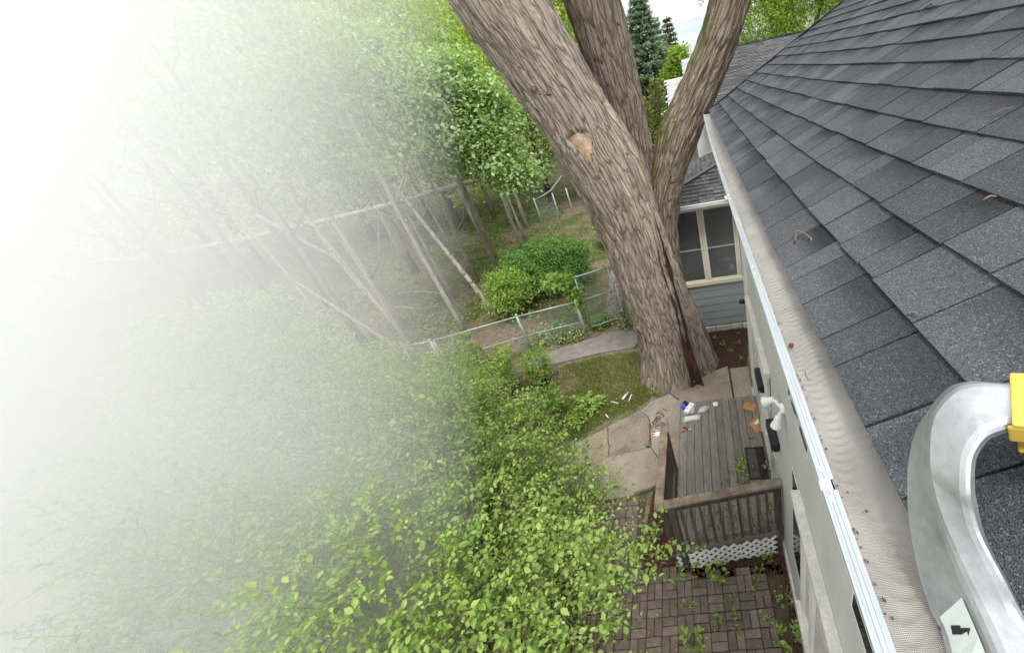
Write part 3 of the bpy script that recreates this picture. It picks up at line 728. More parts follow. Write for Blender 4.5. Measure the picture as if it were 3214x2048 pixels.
for _ in range(110):
    y = random.random() ** 2 * 3.5 + .1; x = .1555 + abs(random.gauss(0, .003)) if random.random() < .85 else random.uniform(.16, .24)
    r = random.uniform(.0012, .0026); c = Vector((x, y, lipz(y) + .008 + (x-.1515)/.105*.02))
    dbr.add([c + Vector(q) * r for q in ((1,0,0),(0,1.4,0),(-1,0,0),(0,-1.4,0),(0,0,1),(0,0,-1))], [(0,1,4),(1,2,4),(2,3,4),(3,0,4),(1,0,5),(2,1,5),(3,2,5),(0,3,5)])
tag(dbr.build('gutter_debris', MT['twig_dark']), 'dark specks of debris along the edge of the gutter mesh', 'debris', kind='stuff')
# ------------------------------------------------------------------ shingled planes of the other roofs
def shingle_plane(parent, O, U, V, W, Hh, tw, ex, mat, maxobj, clip=None, near=lambda p: 0):
    """O corner at the eave, U along the eave, V up the slope"""
    O, U, V = Vector(O), Vector(U).normalized(), Vector(V).normalized(); N_ = U.cross(V).normalized()
    me = MB().box((-tw/2 + .004, 0, 0), (tw/2 - .004, ex * 1.25, .009)).mesh('tab_small')
    for vtx in me.vertices: vtx.co.z -= .012 * vtx.co.y / ex
    at = me.attributes.new('tab', 'FLOAT_VECTOR', 'POINT'); at.data.foreach_set('vector', np.array([(q.co.x/tw+.5, q.co.y/ex, 0) for q in me.vertices], np.float32).reshape(-1)); me.materials.append(mat)
    L = []
    for c in range(int(Hh / ex)):
        u = -random.random() * tw
        while u < W:
            cu = u + tw/2; p = O + U * cu + V * (c * ex); u += tw
            if cu < 0 or cu > W or (clip and not clip(p)): continue
            L.append((near(p), p))
    L.sort(key=lambda t: t[0])
    rv, rf, rr = [], [], []
    for n, (_, p) in enumerate(L):
        q = p + N_ * (.012 + random.gauss(0, .002))
        M = Matrix(((U.x, V.x, N_.x, q.x), (U.y, V.y, N_.y, q.y), (U.z, V.z, N_.z, q.z), (0,0,0,1)))
        if n < maxobj:
            o = bpy.data.objects.new('shingle', me); COL.objects.link(o); o.matrix_basis = M; attach(o, parent)
        else:
            b0 = len(rv); rv += [tuple(M @ w.co) for w in me.vertices]; rf += [tuple(i + b0 for i in g.vertices) for g in me.polygons]; rr += [random.random()] * len(me.polygons)
    if rv:
        m2 = mesh_from('shingles_far', rv, rf); at = m2.attributes.new('rnd', 'FLOAT', 'FACE'); at.data.foreach_set('value', np.array(rr, np.float32))
        tag(link('shingles_far', m2, mat, parent), kind='stuff')

# ------------------------------------------------------------------ sunroom wing
wing = thing('sunroom', (-.5, 9.5, 0), 'grey sided sunroom with cream framed windows behind the big tree', 'building')
YW = 8.9
x0w, x1w = -1.55, 1.0
# wall around the window opening (X -.82..-.62 .. .60)
wb = MB(); wb.box((x0w, YW + .012, .2), (x1w, YW + .16, 1.44)); wb.box((x0w, YW + .012, 3.36), (x1w, YW + .16, 3.62)); wb.box((x0w, YW + .012, 1.44), (-1.0, YW + .16, 3.36)); wb.box((.68, YW + .012, 1.44), (x1w, YW + .16, 3.36))
wb.build('wall', MT['siding'], wing)
MB().box((x0w, YW + .16, .2), (x0w + .15, 12.4, 3.6)).build('side_wall', MT['siding'], wing)
z = .20; i = 0
while z < 1.40:
    zz = min(z + .208, 1.415)
    for a, b in ((x0w, -.85 + .5 * (i % 2)), (-.85 + .5 * (i % 2), x1w)):
        MB().add([(a+.002, YW - .016, z), (b-.002, YW - .016, z), (b-.002, YW - .003, zz), (a+.002, YW - .003, zz), (a+.002, YW + .011, z), (b-.002, YW + .011, z), (b-.002, YW + .011, zz), (a+.002, YW + .011, zz)],
                 [(0,1,2,3),(7,6,5,4),(0,4,5,1),(3,2,6,7),(1,5,6,2),(4,0,3,7)]).build('siding_board', MT['siding'], wing)
    z = zz + .003; i += 1
z = 1.42; 
while z < 3.3:
    zz = min(z + .208, 3.36)
    MB().add([(.69, YW - .016, z), (x1w, YW - .016, z), (x1w, YW - .003, zz), (.69, YW - .003, zz), (.69, YW + .011, z), (x1w, YW + .011, z), (x1w, YW + .011, zz), (.69, YW + .011, zz)], [(0,1,2,3),(7,6,5,4),(0,4,5,1),(3,2,6,7),(1,5,6,2),(4,0,3,7)]).build('siding_board', MT['siding'], wing)
    z = zz + .003
def wing_window(xa, xb):
    w = link('window', None, None, None) if False else None
    fr = MB()
    z0, z1 = 1.56, 3.30
    fr.box((xa - .03, YW - .02, z0 - .03), (xa + .012, YW + .05, z1 + .03)); fr.box((xb - .012, YW - .02, z0 - .03), (xb + .03, YW + .05, z1 + .03))
    fr.box((xa + .012, YW - .02, z1), (xb - .012, YW + .05, z1 + .03)); fr.box((xa + .012, YW - .02, z0 - .03), (xb - .012, YW + .05, z0 + .012))
    w = fr.build('window', MT['trim'], wing, bevel=.004)
    MB().box((xa + .012, YW - .008, 2.36), (xb - .012, YW + .012, 2.39)).build('meeting_rail', MT['galv'], w)
    MB().box((xa + .013, YW + .002, z0 + .013), (xb - .013, YW + .006, 2.359)).build('screen', MT['screen'], w)
    MB().box((xa + .013, YW + .022, 2.391), (xb - .013, YW + .027, z1 - .001)).build('pane', MT['screen'], w)
wing_window(-.80, -.22); wing_window(-.09, .58)
for a, b in ((-.98, -.84), (-.185, -.125), (.615, .675)): MB().box((a, YW - .03, 1.53), (b, YW + .02, 3.34)).build('casing', MT['cream'], wing, bevel=.004)
MB().box((-1.0, YW - .06, 1.42), (.70, YW + .02, 1.525)).build('window_sill', MT['cream'], wing, bevel=.006)
MB().box((-1.0, YW - .03, 3.345), (.70, YW + .02, 3.42)).build('head_casing', MT['dirtytrim'], wing, bevel=.004)
# dim room behind the glass with a few pieces of furniture
rm = MB(); rm.box((-2.4, 11.6, .2), (1.0, 11.65, 3.5)); rm.box((-2.4, YW + .2, .45), (1.0, 11.6, .5)); rm.box((-2.4, YW + .2, 3.5), (1.0, 11.6, 3.55)); rm.build('room_lining', surf('room_grey', [(.3, (.20, .20, .20)), (.7, (.28, .28, .28))], 3, .9, 0), wing)
cab = MB().box((.05, 9.7, .5), (.55, 10.1, 1.35)); [cab.box((.08, 9.69, .6 + .2 * k), (.52, 9.70, .75 + .2 * k)) for k in range(3)]; cab.build('cabinet', MT['trim'], wing)
MB().box((.12, 9.75, 1.36), (.46, 10.0, 1.62)).build('appliance', MT['dirtytrim'], wing, bevel=.02)
MB().box((-.75, 9.9, .5), (-.3, 10.3, 1.2)).build('chair_back', MT['black'], wing, bevel=.03)
# foundation of rough cream stones
x = -1.6; 
while x < 1.0:
    w = random.uniform(.22, .42); n2 = random.choice((1, 2))
    for k in range(n2):
        h = .18 / n2
        m = MB().box((x + .006, YW - .035 - random.random() * .015, -.02 + k * h + .004), (x + w - .006, YW + .02, -.02 + (k+1) * h))
        m.build('stone', MT['stone'], wing, bevel=.012)
    x += w
# eave, gutter and roof of the wing
e = MB(); e.box((-1.75, 8.52, 3.46), (1.0, 8.58, 3.57)); e.build('fascia', MT['trim'], wing)
e = MB(); e.box((-1.75, 8.58, 3.47), (1.0, YW + .01, 3.485)); e.build('soffit', MT['dirtytrim'], wing)
g = MB(); g.add([(-1.75, 8.38, 3.575), (-1.75, 8.39, 3.50), (-1.75, 8.42, 3.46), (-1.75, 8.515, 3.46), (-1.75, 8.515, 3.58), (-1.75, 8.50, 3.58), (-1.75, 8.50, 3.475), (-1.75, 8.43, 3.475), (-1.75, 8.405, 3.505), (-1.75, 8.40, 3.58)] +
      [(1.0, y, z) for y, z in ((8.38, 3.575), (8.39, 3.50), (8.42, 3.46), (8.515, 3.46), (8.515, 3.58), (8.50, 3.58), (8.50, 3.475), (8.43, 3.475), (8.405, 3.505), (8.40, 3.58))],
      [tuple(range(10)), tuple(range(10, 20))[::-1]] + [(i, (i+1) % 10, 10 + (i+1) % 10, 10 + i) for i in range(10)]); g.build('gutter', MT['gutter'], wing)
MB().box((.42, 8.36, 3.575), (.56, 8.52, 3.62)).build('gutter_clip', MT['trim'], wing)
hip0, hipd = Vector((-1.53, 8.47, 3.57)), Vector((2.4, 1.464, .659))
roofw = MB().add([(-1.53, 8.47, 3.57), (1.1, 8.47, 3.57), (1.1, 10.07, 4.29), (-1.53 + 2.4, 8.47 + 1.464, 3.57 + .659), (-1.53, 11.4, 3.57), (.87, 11.4, 4.229)], [(0,1,2,3), (0,3,5,4)]).build('roof', MT['underlay'], wing)
def below_hip(p): return (p.y - 8.47) < .61 * (p.x + 1.53) - .01
shingle_plane(roofw, (-1.5, 8.45, 3.56), (1, 0, 0), (0, 1, .45), 2.6, 1.9, .17, .125, MT['shingle_wing'], 190, lambda p: below_hip(p) and p.x < 1.05, lambda p: abs(p.x + .1))
shingle_plane(roofw, (-1.53, 11.4, 3.57), (0, -1, 0), (1, 0, .2746), 2.9, 2.5, .17, .125, MT['shingle_wing'], 90, lambda p: not below_hip(p + Vector((0, -.04, 0))), lambda p: abs(p.x + .1))
hc = MB()
for k in range(15):
    a = hip0 + hipd * (k / 15); b = hip0 + hipd * ((k + 1.15) / 15); hc.bar(a + Vector((0, 0, .022)), b + Vector((0, 0, .016)), .17, .012)
hc.build('hip_cap', MT['shingle_wing'], roofw)

# ------------------------------------------------------------------ taller grey-roofed building behind
far = thing('grey_roofed_building', (4, 14, 0), 'building behind with long grey shingled roof and white wall', 'building')
MB().box((-.02, 11.45, 3.0), (8.5, 11.6, 4.86)).build('wall', MT['wallpaint'], far)
rfar = MB().add([(.34, 11.1, 4.78), (9, 11.1, 4.78), (9, 17, 6.55), (.34, 17, 6.55), (9, 23, 4.78), (.34, 23, 4.78)], [(0,1,2,3), (3,2,4,5)]).build('roof', MT['underlay'], far)
shingle_plane(rfar, (.36, 11.1, 4.78), (1, 0, 0), (0, 1, .3), 4.6, 6.15, .30, .14, MT['shingle_far'], 290, None, lambda p: p.x * 1.5 + (p.y - 14) * .1)
cp = MB()
for k in range(26): cp.bar((.34 + k * .2, 17, 6.575 + (k % 2) * .004), (.34 + k * .2 + .22, 17, 6.58), .3, .016)
cp.build('ridge_cap', MT['shingle_far'], rfar)
MB().bar((.34, 11.0, 4.72), (.34, 17, 6.52), .03, .16).build('rake_board', MT['dirtytrim'], far)

# ------------------------------------------------------------------ pale-roofed neighbour house
nb = thing('neighbour_house', (.5, 21.5, 0), 'distant house with pale grey stepped roof behind the tree fork', 'house')
MB().box((-.95, 20.2, 2.2), (4.5, 26, 4.9)).build('wall', MT['wallpaint'], nb)
r1 = MB().add([(-1.1, 20, 4.97), (5, 20, 4.97), (5, 21.55, 6.03), (-1.08, 21.55, 6.03), (-1.1, 20, 4.9), (5, 20, 4.9)], [(0,1,2,3), (4,5,1,0)]).build('roof', MT['shingle_pale'], nb)
shingle_plane(r1, (-1.1, 19.97, 4.96), (1, 0, 0), (0, 1.55, 1.06), 4, 1.86, .22, .115, MT['shingle_pale'], 0)
r2 = MB().add([(-.25, 21.56, 6.0), (5, 21.56, 6.0), (5, 22.6, 6.72), (-.28, 22.6, 6.72)], [(0,1,2,3)]).build('upper_roof', MT['shingle_pale'], nb)
shingle_plane(r2, (-.25, 21.57, 6.01), (1, 0, 0), (0, 1.04, .72), 3.5, 1.26, .22, .115, MT['shingle_pale'], 0)
r3 = MB().add([(-1.68, 19.0, 4.80), (2, 19.0, 4.62), (2, 20.0, 4.96), (-.98, 20.0, 4.96), (-1.68, 19.0, 4.76), (2, 19.0, 4.56), (2, 20, 4.88), (-.98, 20, 4.88)], [(0,1,2,3),(7,6,5,4),(0,4,5,1),(3,2,6,7),(4,0,3,7)]).build('porch_roof', MT['shingle_pale'], nb)
MB().box((-.25, 21.58, 5.0), (-.22, 22.55, 6.2)).build('gable_side', MT['wallpaint'], nb)

# ------------------------------------------------------------------ deck
deck = thing('wooden_deck', (-.25, 4.3, 0), 'weathered grey wooden deck with railing beside the white wall', 'deck')
ZD = .5
nb_ = 11; bw = 1.475 / nb_
for i in range(nb_):
    x = -.972 + i * bw
    m = MB()
    n = 9
    for k in range(n):
        pass
    m.box((x + .003, 2.86 + .14 * (x + 1.03), ZD - .03), (x + bw - .003, 5.69 + random.uniform(-.006, .006), ZD + random.gauss(0, .0015)))
    m.build('board', MT['deckwood'], deck, bevel=.003)
MB().box((-.985, 2.9, ZD - .20), (-.974, 5.68, ZD - .004)).build('rim_board', MT['deckwood'], deck)
MB().bar((-.985, 2.842, ZD - .08), (.49, 3.05, ZD - .08), .028, .15).build('front_rim', MT['deckwood'], deck)
MB().box((-.985, 5.64, 0), (.49, 5.675, ZD - .034)).build('back_rim', MT['deckwood'], deck)
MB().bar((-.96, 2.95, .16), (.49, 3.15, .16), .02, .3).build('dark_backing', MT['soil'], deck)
SK = .14
def yk(x, y): return y + SK * (x + 1.0)                 # the old deck front is out of square with the wall
def post(x, y, z0, z1, w=.088): return MB().box((x - w/2, y - w/2, z0), (x + w/2, y + w/2, z1)).build('post', MT['postwood'], deck, bevel=.004)
post(-.895, yk(-.895, 2.855), 0, 1.455); post(-1.03, 2.98, 0, 1.455); post(-1.03, 4.1, .05, 1.455); post(.44, yk(.44, 2.87), .05, 1.455)
# cap rails
MB().bar((-1.03, 2.78, 1.475), (-1.03, 4.24, 1.475), .115, .036).build('cap_rail', MT['railwood'], deck, bevel=.006)
MB().bar((-.97, yk(-.97, 2.855), 1.478), (.50, yk(.5, 2.855), 1.478), .115, .036).build('cap_rail', MT['railwood'], deck, bevel=.006)
MB().bar((-.95, yk(-.95, 2.84), 1.405), (.40, yk(.4, 2.84), 1.405), .036, .085).build('upper_rail', MT['postwood'], deck, bevel=.004)
MB().bar((-.85, yk(-.85, 2.85), .585), (.40, yk(.4, 2.85), .585), .036, .085).build('lower_rail', MT['railwood'], deck, bevel=.004)
for k in range(10):
    x = -.775 + k * .119
    MB().box((x - .018, yk(x, 2.805), .53), (x + .018, yk(x, 2.831), 1.40)).build('baluster', MT['postwood'], deck, bevel=.003)
for k in range(9):
    y = 3.08 + k * .115
    MB().box((-1.065, y - .018, .40), (-1.04, y + .018, 1.42)).build('baluster', MT['postwood'], deck, bevel=.003)
MB().bar((-1.02, 2.95, 1.40), (-1.02, 4.08, 1.40), .036, .085).build('upper_rail', MT['postwood'], deck)
MB().bar((-1.02, 2.95, .56), (-1.02, 4.08, .56), .036, .085).build('lower_rail', MT['postwood'], deck)
# lattice skirt
def lattice(x0, x1, z0, z1, y):
    for sgn in (1, -1):
        c = x0 - (z1 - z0) if sgn > 0 else x0
        while c < x1 + (z1 - z0):
            za, zb = z0, z1
            if sgn > 0: za, zb = max(z0, z0 + x0 - c), min(z1, z0 + x1 - c)
            else: za, zb = max(z0, z0 + c - x1), min(z1, z0 + c - x0)
            if zb - za > .03:
                o_ = 0 if sgn > 0 else -.009; xa, xb = c + sgn*(za - z0), c + sgn*(zb - z0)
                MB().bar((xa, yk(xa, y) + o_, za), (xb, yk(xb, y) + o_, zb), .009, .040, up=(sgn * -1, 0, 1)).build('lattice_strip', MT['lattice'], deck)
            c += .128
lattice(-.82, -.14, .02, .43, 2.80); lattice(-.125, .385, .02, .43, 2.80)
for k in range(6):   # zigzag edge of the side lattice
    a = (-.985 + (k % 2) * .05, 2.80, .02 + k * .06); b = (-.985 + ((k + 1) % 2) * .05, 2.80, .02 + (k + 1) * .06)
    MB().bar(a, b, .009, .03, up=(0, -1, 0)).build('lattice_strip', MT['lattice'], deck)
MB().bar((-1.1, 3.2, .28), (-1.1, 3.36, .06), .15, .01, up=(1, 0, .3)).build('skirt_panel', MT['lattice'], deck)

# ------------------------------------------------------------------ things on and around the deck
# door mat: frame, holed half and bristled half
mat_ = thing('door_mat', (.31, 4.15, ZD), 'black rubber door mat with honeycomb holes, half covered in dirt', 'door mat')
ring = MB(); z0, z1 = ZD + .003, ZD + .020
for a, b in (((.135, 3.83), (.16, 4.45)), ((.465, 3.83), (.49, 4.45)), ((.16, 3.83), (.465, 3.855)), ((.16, 4.425), (.465, 4.45))): ring.box((*a, z0), (*b, z1))
ring.build('rim', MT['rubber'], mat_, bevel=.004)
hexm = MB(); r = 0
y = 3.87
while y < 4.42:
    x = .172 + (.011 if r % 2 else 0)
    while x < .315:
        hx = [(x + .0095*math.cos(t*math.pi/3), y + .0125*math.sin(t*math.pi/3)) for t in range(6)]; hi = [(x + .0062*math.cos(t*math.pi/3), y + .0085*math.sin(t*math.pi/3)) for t in range(6)]
        hexm.add([(*q, ZD + .016) for q in hx] + [(*q, ZD + .016) for q in hi] + [(*q, ZD + .004) for q in hi], [(t, (t+1) % 6, 6+(t+1) % 6, 6+t) for t in range(6)] + [(6+t, 6+(t+1) % 6, 12+(t+1) % 6, 12+t) for t in range(6)])
        x += .022
    y += .0185; r += 1
hexm.build('honeycomb', surf('mat_rubber_grey', [(.3, (.10, .095, .09)), (.7, (.19, .18, .165))], 30, .8, .2), mat_)
MB().box((.16, 3.855, ZD + .002), (.465, 4.425, ZD + .006)).build('base', MT['rubber'], mat_)
cr = MB()
for _ in range(420):
    x = random.uniform(.32, .47); y = random.uniform(3.85, 4.43); s = random.uniform(.004, .012)
    cr.box((-s, -s*.5, -.002), (s, s*.5, .004), Matrix.Translation((x, y, ZD + .012)) @ Matrix.Rotation(random.uniform(0, 6), 4, 'Z') @ Matrix.Rotation(random.gauss(0, .4), 4, 'X'))
tag(cr.build('dirt', MT['mulch'], mat_), kind='stuff')

def crumpled(name, pts, z, mat, parent=None, amp=.012, thick=.004, seed=0, n=9):
    """a crumpled sheet spanning a quadrilateral"""
    a, b, c, d = [Vector((*p, 0)) for p in pts]; v = []
    for j in range(n):
        for i in range(n):
            u, t = i/(n-1), j/(n-1); p = (a.lerp(b, u)).lerp(d.lerp(c, u), t)
            v.append((p.x + .004*mnoise.noise(p*30), p.y + .004*mnoise.noise(p*25), z + thick + amp * (1 + mnoise.noise(Vector((p.x*14+seed, p.y*14, seed)))) * (.4 + math.sin(math.pi*u) * math.sin(math.pi*t))))
    k = len(v); v += [(x, y, z) for x, y, _ in v]
    f = [(j*n+i, j*n+i+1, (j+1)*n+i+1, (j+1)*n+i) for j in range(n-1) for i in range(n-1)]
    for i in range(n-1):
        f += [(i, i+k, i+1+k, i+1), ((n-1)*n+i+1, (n-1)*n+i+1+k, (n-1)*n+i+k, (n-1)*n+i), (i*n, (i+1)*n, (i+1)*n+k, i*n+k), (i*n+n-1+k, (i+1)*n+n-1+k, (i+1)*n+n-1, i*n+n-1)]
    return link(name, mesh_from(name, v, f), mat, parent, True)
env = thing('paper_mailer', (.35, 5.4, ZD), 'flat brown paper mailer with a printed curved black line on the deck', 'mailer', 'brown mailers on the deck')
q = crumpled('envelope', [(.203,5.375),(.427,5.247),(.49,5.459),(.291,5.533)], ZD + .003, MT['kraft'], env, .006)
sm = MB()
pts = [(.315 + .013*k, 5.475 - .004*k - .014*math.sin(math.pi*k/9), ZD + .0245) for k in range(10)]; sm.tube(pts, .0028, 5)
sm.build('curved_print', MT['black'], env)
MB().tube([(.335, 5.40, ZD + .022), (.35, 5.385, ZD + .022), (.365, 5.395, ZD + .022)], .003, 5).build('stamp_print', MT['twig_dark'], env)
env2 = thing('torn_mailer', (.42, 4.95, ZD), 'crumpled torn brown paper mailer with a white label by the wall', 'mailer', 'brown mailers on the deck')
crumpled('envelope', [(.275,4.962),(.398,4.722),(.478,4.83),(.478,5.19)], ZD + .003, MT['kraft'], env2, .028, seed=4)
crumpled('white_label', [(.37,4.93),(.43,4.88),(.465,4.97),(.44,5.04)], ZD + .042, MT['paper'], env2, .008, seed=2, n=6)
o = crumpled('paper_scrap', [(-.33,5.50),(-.25,5.50),(-.24,5.60),(-.335,5.61)], ZD + .003, MT['paper'], None, .006, seed=3, n=6); tag(o, 'small white paper square near the back edge of the deck', 'paper scrap')
bag = thing('parts_bag', (-.82, 5.5, ZD), 'blue and white plastic bag of parts at the deck corner', 'bag')
crumpled('header', [(-.95,5.50),(-.80,5.46),(-.74,5.62),(-.93,5.66)], ZD + .02, MT['blue'], bag, .05, seed=6)
crumpled('bag_body', [(-.90,5.34),(-.72,5.36),(-.66,5.58),(-.80,5.56)], ZD + .003, MT['film'], bag, .06, seed=1)
MB().box((-.05, -.13, 0), (.05, .13, .05), Matrix.Translation((-.79, 5.46, ZD + .035)) @ Matrix.Rotation(-.5, 4, 'Z')).build('white_part', MT['whiteplastic'], bag, bevel=.008)
MB().box((-.03, -.05, 0), (.03, .05, .03), Matrix.Translation((-.85, 5.56, ZD + .09)) @ Matrix.Rotation(.4, 4, 'Z')).build('slot', MT['black'], bag, bevel=.004)
tr = thing('plastic_tray', (-.75, 5.22, ZD), 'clear plastic blister tray holding white strips on the deck', 'tray')
crumpled('tray', [(-.92,5.15),(-.60,5.18),(-.58,5.31),(-.90,5.28)], ZD + .003, MT['film'], tr, .03, seed=9)
for k in range(3): MB().box((-.88, 5.185 + k*.03, ZD + .008), (-.64, 5.20 + k*.03, ZD + .05)).build('strip', MT['whiteplastic'], tr, bevel=.004)
o = crumpled('plastic_wrap', [(-.64,5.36),(-.50,5.37),(-.40,5.50),(-.56,5.52)], ZD + .003, MT['film'], None, .04, seed=12); tag(o, 'crumpled clear plastic wrapper beside the blue and white bag', 'wrapper')
pl = thing('pliers', (-.83, 4.96, ZD), 'pliers with one red and one black handle lying on the deck', 'pliers')
MB().tube([(-.94, 4.915, ZD+.012), (-.89, 4.93, ZD+.014), (-.84, 4.955, ZD+.013), (-.81, 4.962, ZD+.012)], [.009, .011, .010, .007], 8).build('red_handle', MT['red'], pl, True)
MB().tube([(-.92, 5.02, ZD+.012), (-.88, 5.012, ZD+.014), (-.84, 4.99, ZD+.013), (-.81, 4.97, ZD+.012)], [.009, .011, .010, .007], 8).build('black_handle', MT['black'], pl, True)
m = MB(); m.tube([(-.815, 4.963, ZD+.012), (-.79, 4.965, ZD+.013), (-.765, 4.975, ZD+.012), (-.74, 4.985, ZD+.011)], [.012, .016, .011, .004], 8); m.tube([(-.80, 4.965, ZD+.012), (-.765, 4.958, ZD+.012), (-.742, 4.965, ZD+.011)], [.011, .010, .004], 8); m.build('jaws', MT['galv'], pl, True)
gl = thing('work_glove', (-1.52, 5.36, .04), 'white work glove with red cuff lying on the concrete slab', 'glove')
crumpled('palm', [(-1.57,5.31),(-1.47,5.30),(-1.45,5.41),(-1.55,5.42)], .04, MT['paper'], gl, .02, seed=5, n=7)
for k, (dx, dy) in enumerate(((-.05, -.035), (-.058, -.012), (-.062, .012), (-.058, .035), (-.01, .075))):
    MB().tube([(-1.55 + (.03 if k == 4 else 0), 5.36 + dy, .055), (-1.57 + dx*.4 + (.03 if k == 4 else 0), 5.36 + dy*1.3, .058), (-1.56 + dx + (.03 if k == 4 else 0), 5.36 + dy*1.45, .05)], [.011, .011, .008], 7).build('finger', MT['red'] if k in (1, 3) else MT['paper'], gl, True)
tl = thing('caulk_tube', (-2.34, 6.57, .02), 'white nozzled caulk tube lying on the grass near the path', 'tube')
d = Vector((.10, .24, 0)).normalized(); c = Vector((-2.39, 6.47, .055))
MB().tube([c, c + d*.17], .026, 12).build('barrel', MT['tubewhite'], tl, True); MB().tube([c + d*.17, c + d*.2, c + d*.27], [.012, .011, .004], 8).build('nozzle', MT['tubewhite'], tl, True)
for (x, y, dx, dy, l, lab) in ((-2.24, 6.40, .05, .25, .22, 'thin white plastic strip lying right of the caulk tube on grass'), (-2.66, 6.44, .22, -.09, .2, 'thin white plastic strip lying left of the caulk tube'), (-2.71, 6.05, .09, -.12, .15, 'short white plastic strip at the lawn edge by the slabs')):
    dd = Vector((dx, dy, 0)).normalized(); p = Vector((x, y, .05)); s_ = MB(); s_.bar(p, p + dd * l, .022, .012); o = s_.build('plastic_strip', MT['tubewhite'], bevel=.003); tag(o, lab, 'strip', 'plastic strips on the lawn')

# ------------------------------------------------------------------ wall fittings
fl = thing('flood_light', (XW, 2.8, 2.95), 'white twin head flood light fixed high on the white wall', 'light')
Mx = Matrix.Translation((XW - .001, 2.80, 2.98)) @ Matrix.Rotation(-math.pi/2, 4, 'Y')
MB().lathe([(.06, 0), (.06, .02), (.045, .035), (.02, .04)], Mx, 20).build('base', MT['whiteplastic'], fl, True)
def head(p, q, d):
    p, q, d = Vector(p), Vector(q), Vector(d).normalized()
    a = MB().tube([p, (p+q)/2 + Vector((0, 0, .015)), q], .018, 10).build('arm', MT['whiteplastic'], fl, True)
    R = d.to_track_quat('Z', 'Y').to_matrix().to_4x4()
    h = MB().lathe([(.022, -.02), (.034, .0), (.035, .03), (.056, .085), (.06, .105), (.053, .107), (.045, .08)], Matrix.Translation(q) @ R, 20).build('lamp_head', MT['whiteplastic'], fl, True)
head((XW - .03, 2.83, 2.98), (.42, 2.93, 2.99), (-.75, .35, -.55))
head((XW - .03, 2.77, 2.97), (.43, 2.70, 2.97), (-.25, -.15, -1))
for (y, lab) in ((4.35, 'black wall box nearer the sunroom beside the door'), (3.33, 'black wall box below the white flood light')):
    w = thing('wall_box', (XW, y, 2.0), lab, 'wall box', 'black boxes on the wall')
    MB().box((.405, y - .22, 1.98), (XW - .001, y + .20, 2.10)).build('housing', MT['black'], w, bevel=.006)
    MB().tube([(.42, y - .225, 2.03), (.42, y - .31, 2.01), (.47, y - .33, 2.0), (XW - .02, y - .29, 2.0), (XW - .01, y - .225, 2.02)], .004, 6).build('wire_loop', MT['galv'], w, True)
    MB().box((.412, y - .215, 2.101), (XW - .004, y + .195, 2.108)).build('lid', MT['rubber'], w, bevel=.002)
cm = thing('security_camera', (XW, 5.6, 2.68), 'small black security camera near the far wall corner', 'camera')
MB().tube([(XW, 5.55, 2.70), (.46, 5.55, 2.69), (.43, 5.57, 2.67)], .014, 8).build('bracket', MT['black'], cm, True)
MB().lathe([(.03, -.045), (.04, -.03), (.042, .03), (.036, .05), (.02, .052)], Matrix.Translation((.40, 5.60, 2.65)) @ Vector((-.6, .6, -.4)).to_track_quat('Z', 'Y').to_matrix().to_4x4(), 16).build('body', MT['black'], cm, True)

# ------------------------------------------------------------------ ladder stabiliser arm in the foreground
arm = thing('ladder_stabilizer', (.25, .2, 5.25), 'curved aluminium ladder stabiliser arm with yellow bumper on the roof edge', 'ladder arm')
A = [(.3476,.3459,5.4512),(.3141,.3676,5.4394),(.2947,.3773,5.4348),(.2736,.3809,5.4242),(.2438,.3646,5.3994),(.2266,.3309,5.3708),(.223,.3111,5.349),(.221,.2834,5.328),(.2223,.2381,5.3037),(.226,.2045,5.2865),(.2241,.164,5.2796),(.222,.08,5.262),(.218,-.06,5.225)]
Bp = [(.3275,.2925,5.4411),(.2996,.3085,5.4322),(.2824,.3094,5.4286),(.2655,.3068,5.4202),(.2494,.2941,5.4022),(.24,.271,5.3775),(.2413,.2593,5.3581),(.2441,.2419,5.3395),(.2516,.2109,5.3183),(.2575,.1875,5.3022),(.2618,.1548,5.2984),(.262,.08,5.282),(.258,-.06,5.245)]
Cp = [(0.3819, 0.3811, 5.4133), (0.3443, 0.4071, 5.3995), (0.3207, 0.4207, 5.3927), (0.2932, 0.4209, 5.379), (0.2507, 0.3906, 5.3478), (0.2292, 0.3589, 5.3171), (0.2201, 0.3331, 5.2926), (0.2128, 0.3035, 5.2689), (0.2077, 0.2584, 5.2414), (0.2088, 0.2265, 5.222), (0.2072, 0.1845, 5.2162), (.165,.06,5.205), (.16,-.08,5.17)]
def resample(P, n):
    P = [Vector(p) for p in P]; out = []
    for k in range(n):
        t = k / (n-1) * (len(P)-1); i = min(int(t), len(P)-2); u = t - i
        p0, p1, p2, p3 = P[max(i-1, 0)], P[i], P[i+1], P[min(i+2, len(P)-1)]
        out.append(.5 * ((2*p1) + (p2-p0)*u + (2*p0-5*p1+4*p2-p3)*u*u + (3*p1-p0-3*p2+p3)*u**3))
    return out
NA = 150; RA, RB, RC = resample(A, NA), resample(Bp, NA), resample(Cp, NA)
v, f = [], []
for a, b, c_ in zip(RA, RB, RC):
    fd_ = (c_ - a)
    w = (b - a); t = RA[min(RA.index(a)+1, NA-1)] - RA[max(RA.index(a)-1, 0)]; n_ = w.cross(t).normalized()
    if n_.z < 0: n_ = -n_
    wd = w.normalized(); dn = -n_
    # C channel: top web with rounded shoulders, two flanges with small lips
    sec = [a + wd*.010 + n_*.0025, b - wd*.010 + n_*.0025, b - wd*.003 + n_*.0006, b + dn*.003, b + dn*.010, b - wd*.003 + dn*.012, b - wd*.004 + dn*.010, b - wd*.004 + dn*.006, a + wd*.004 + dn*.006, c_ + wd*.004, c_ + fd_*.06 - wd*.002, c_ - wd*.001, a + fd_*.06, a + wd*.003 + n_*.0006]
    v += sec
n = len(sec)
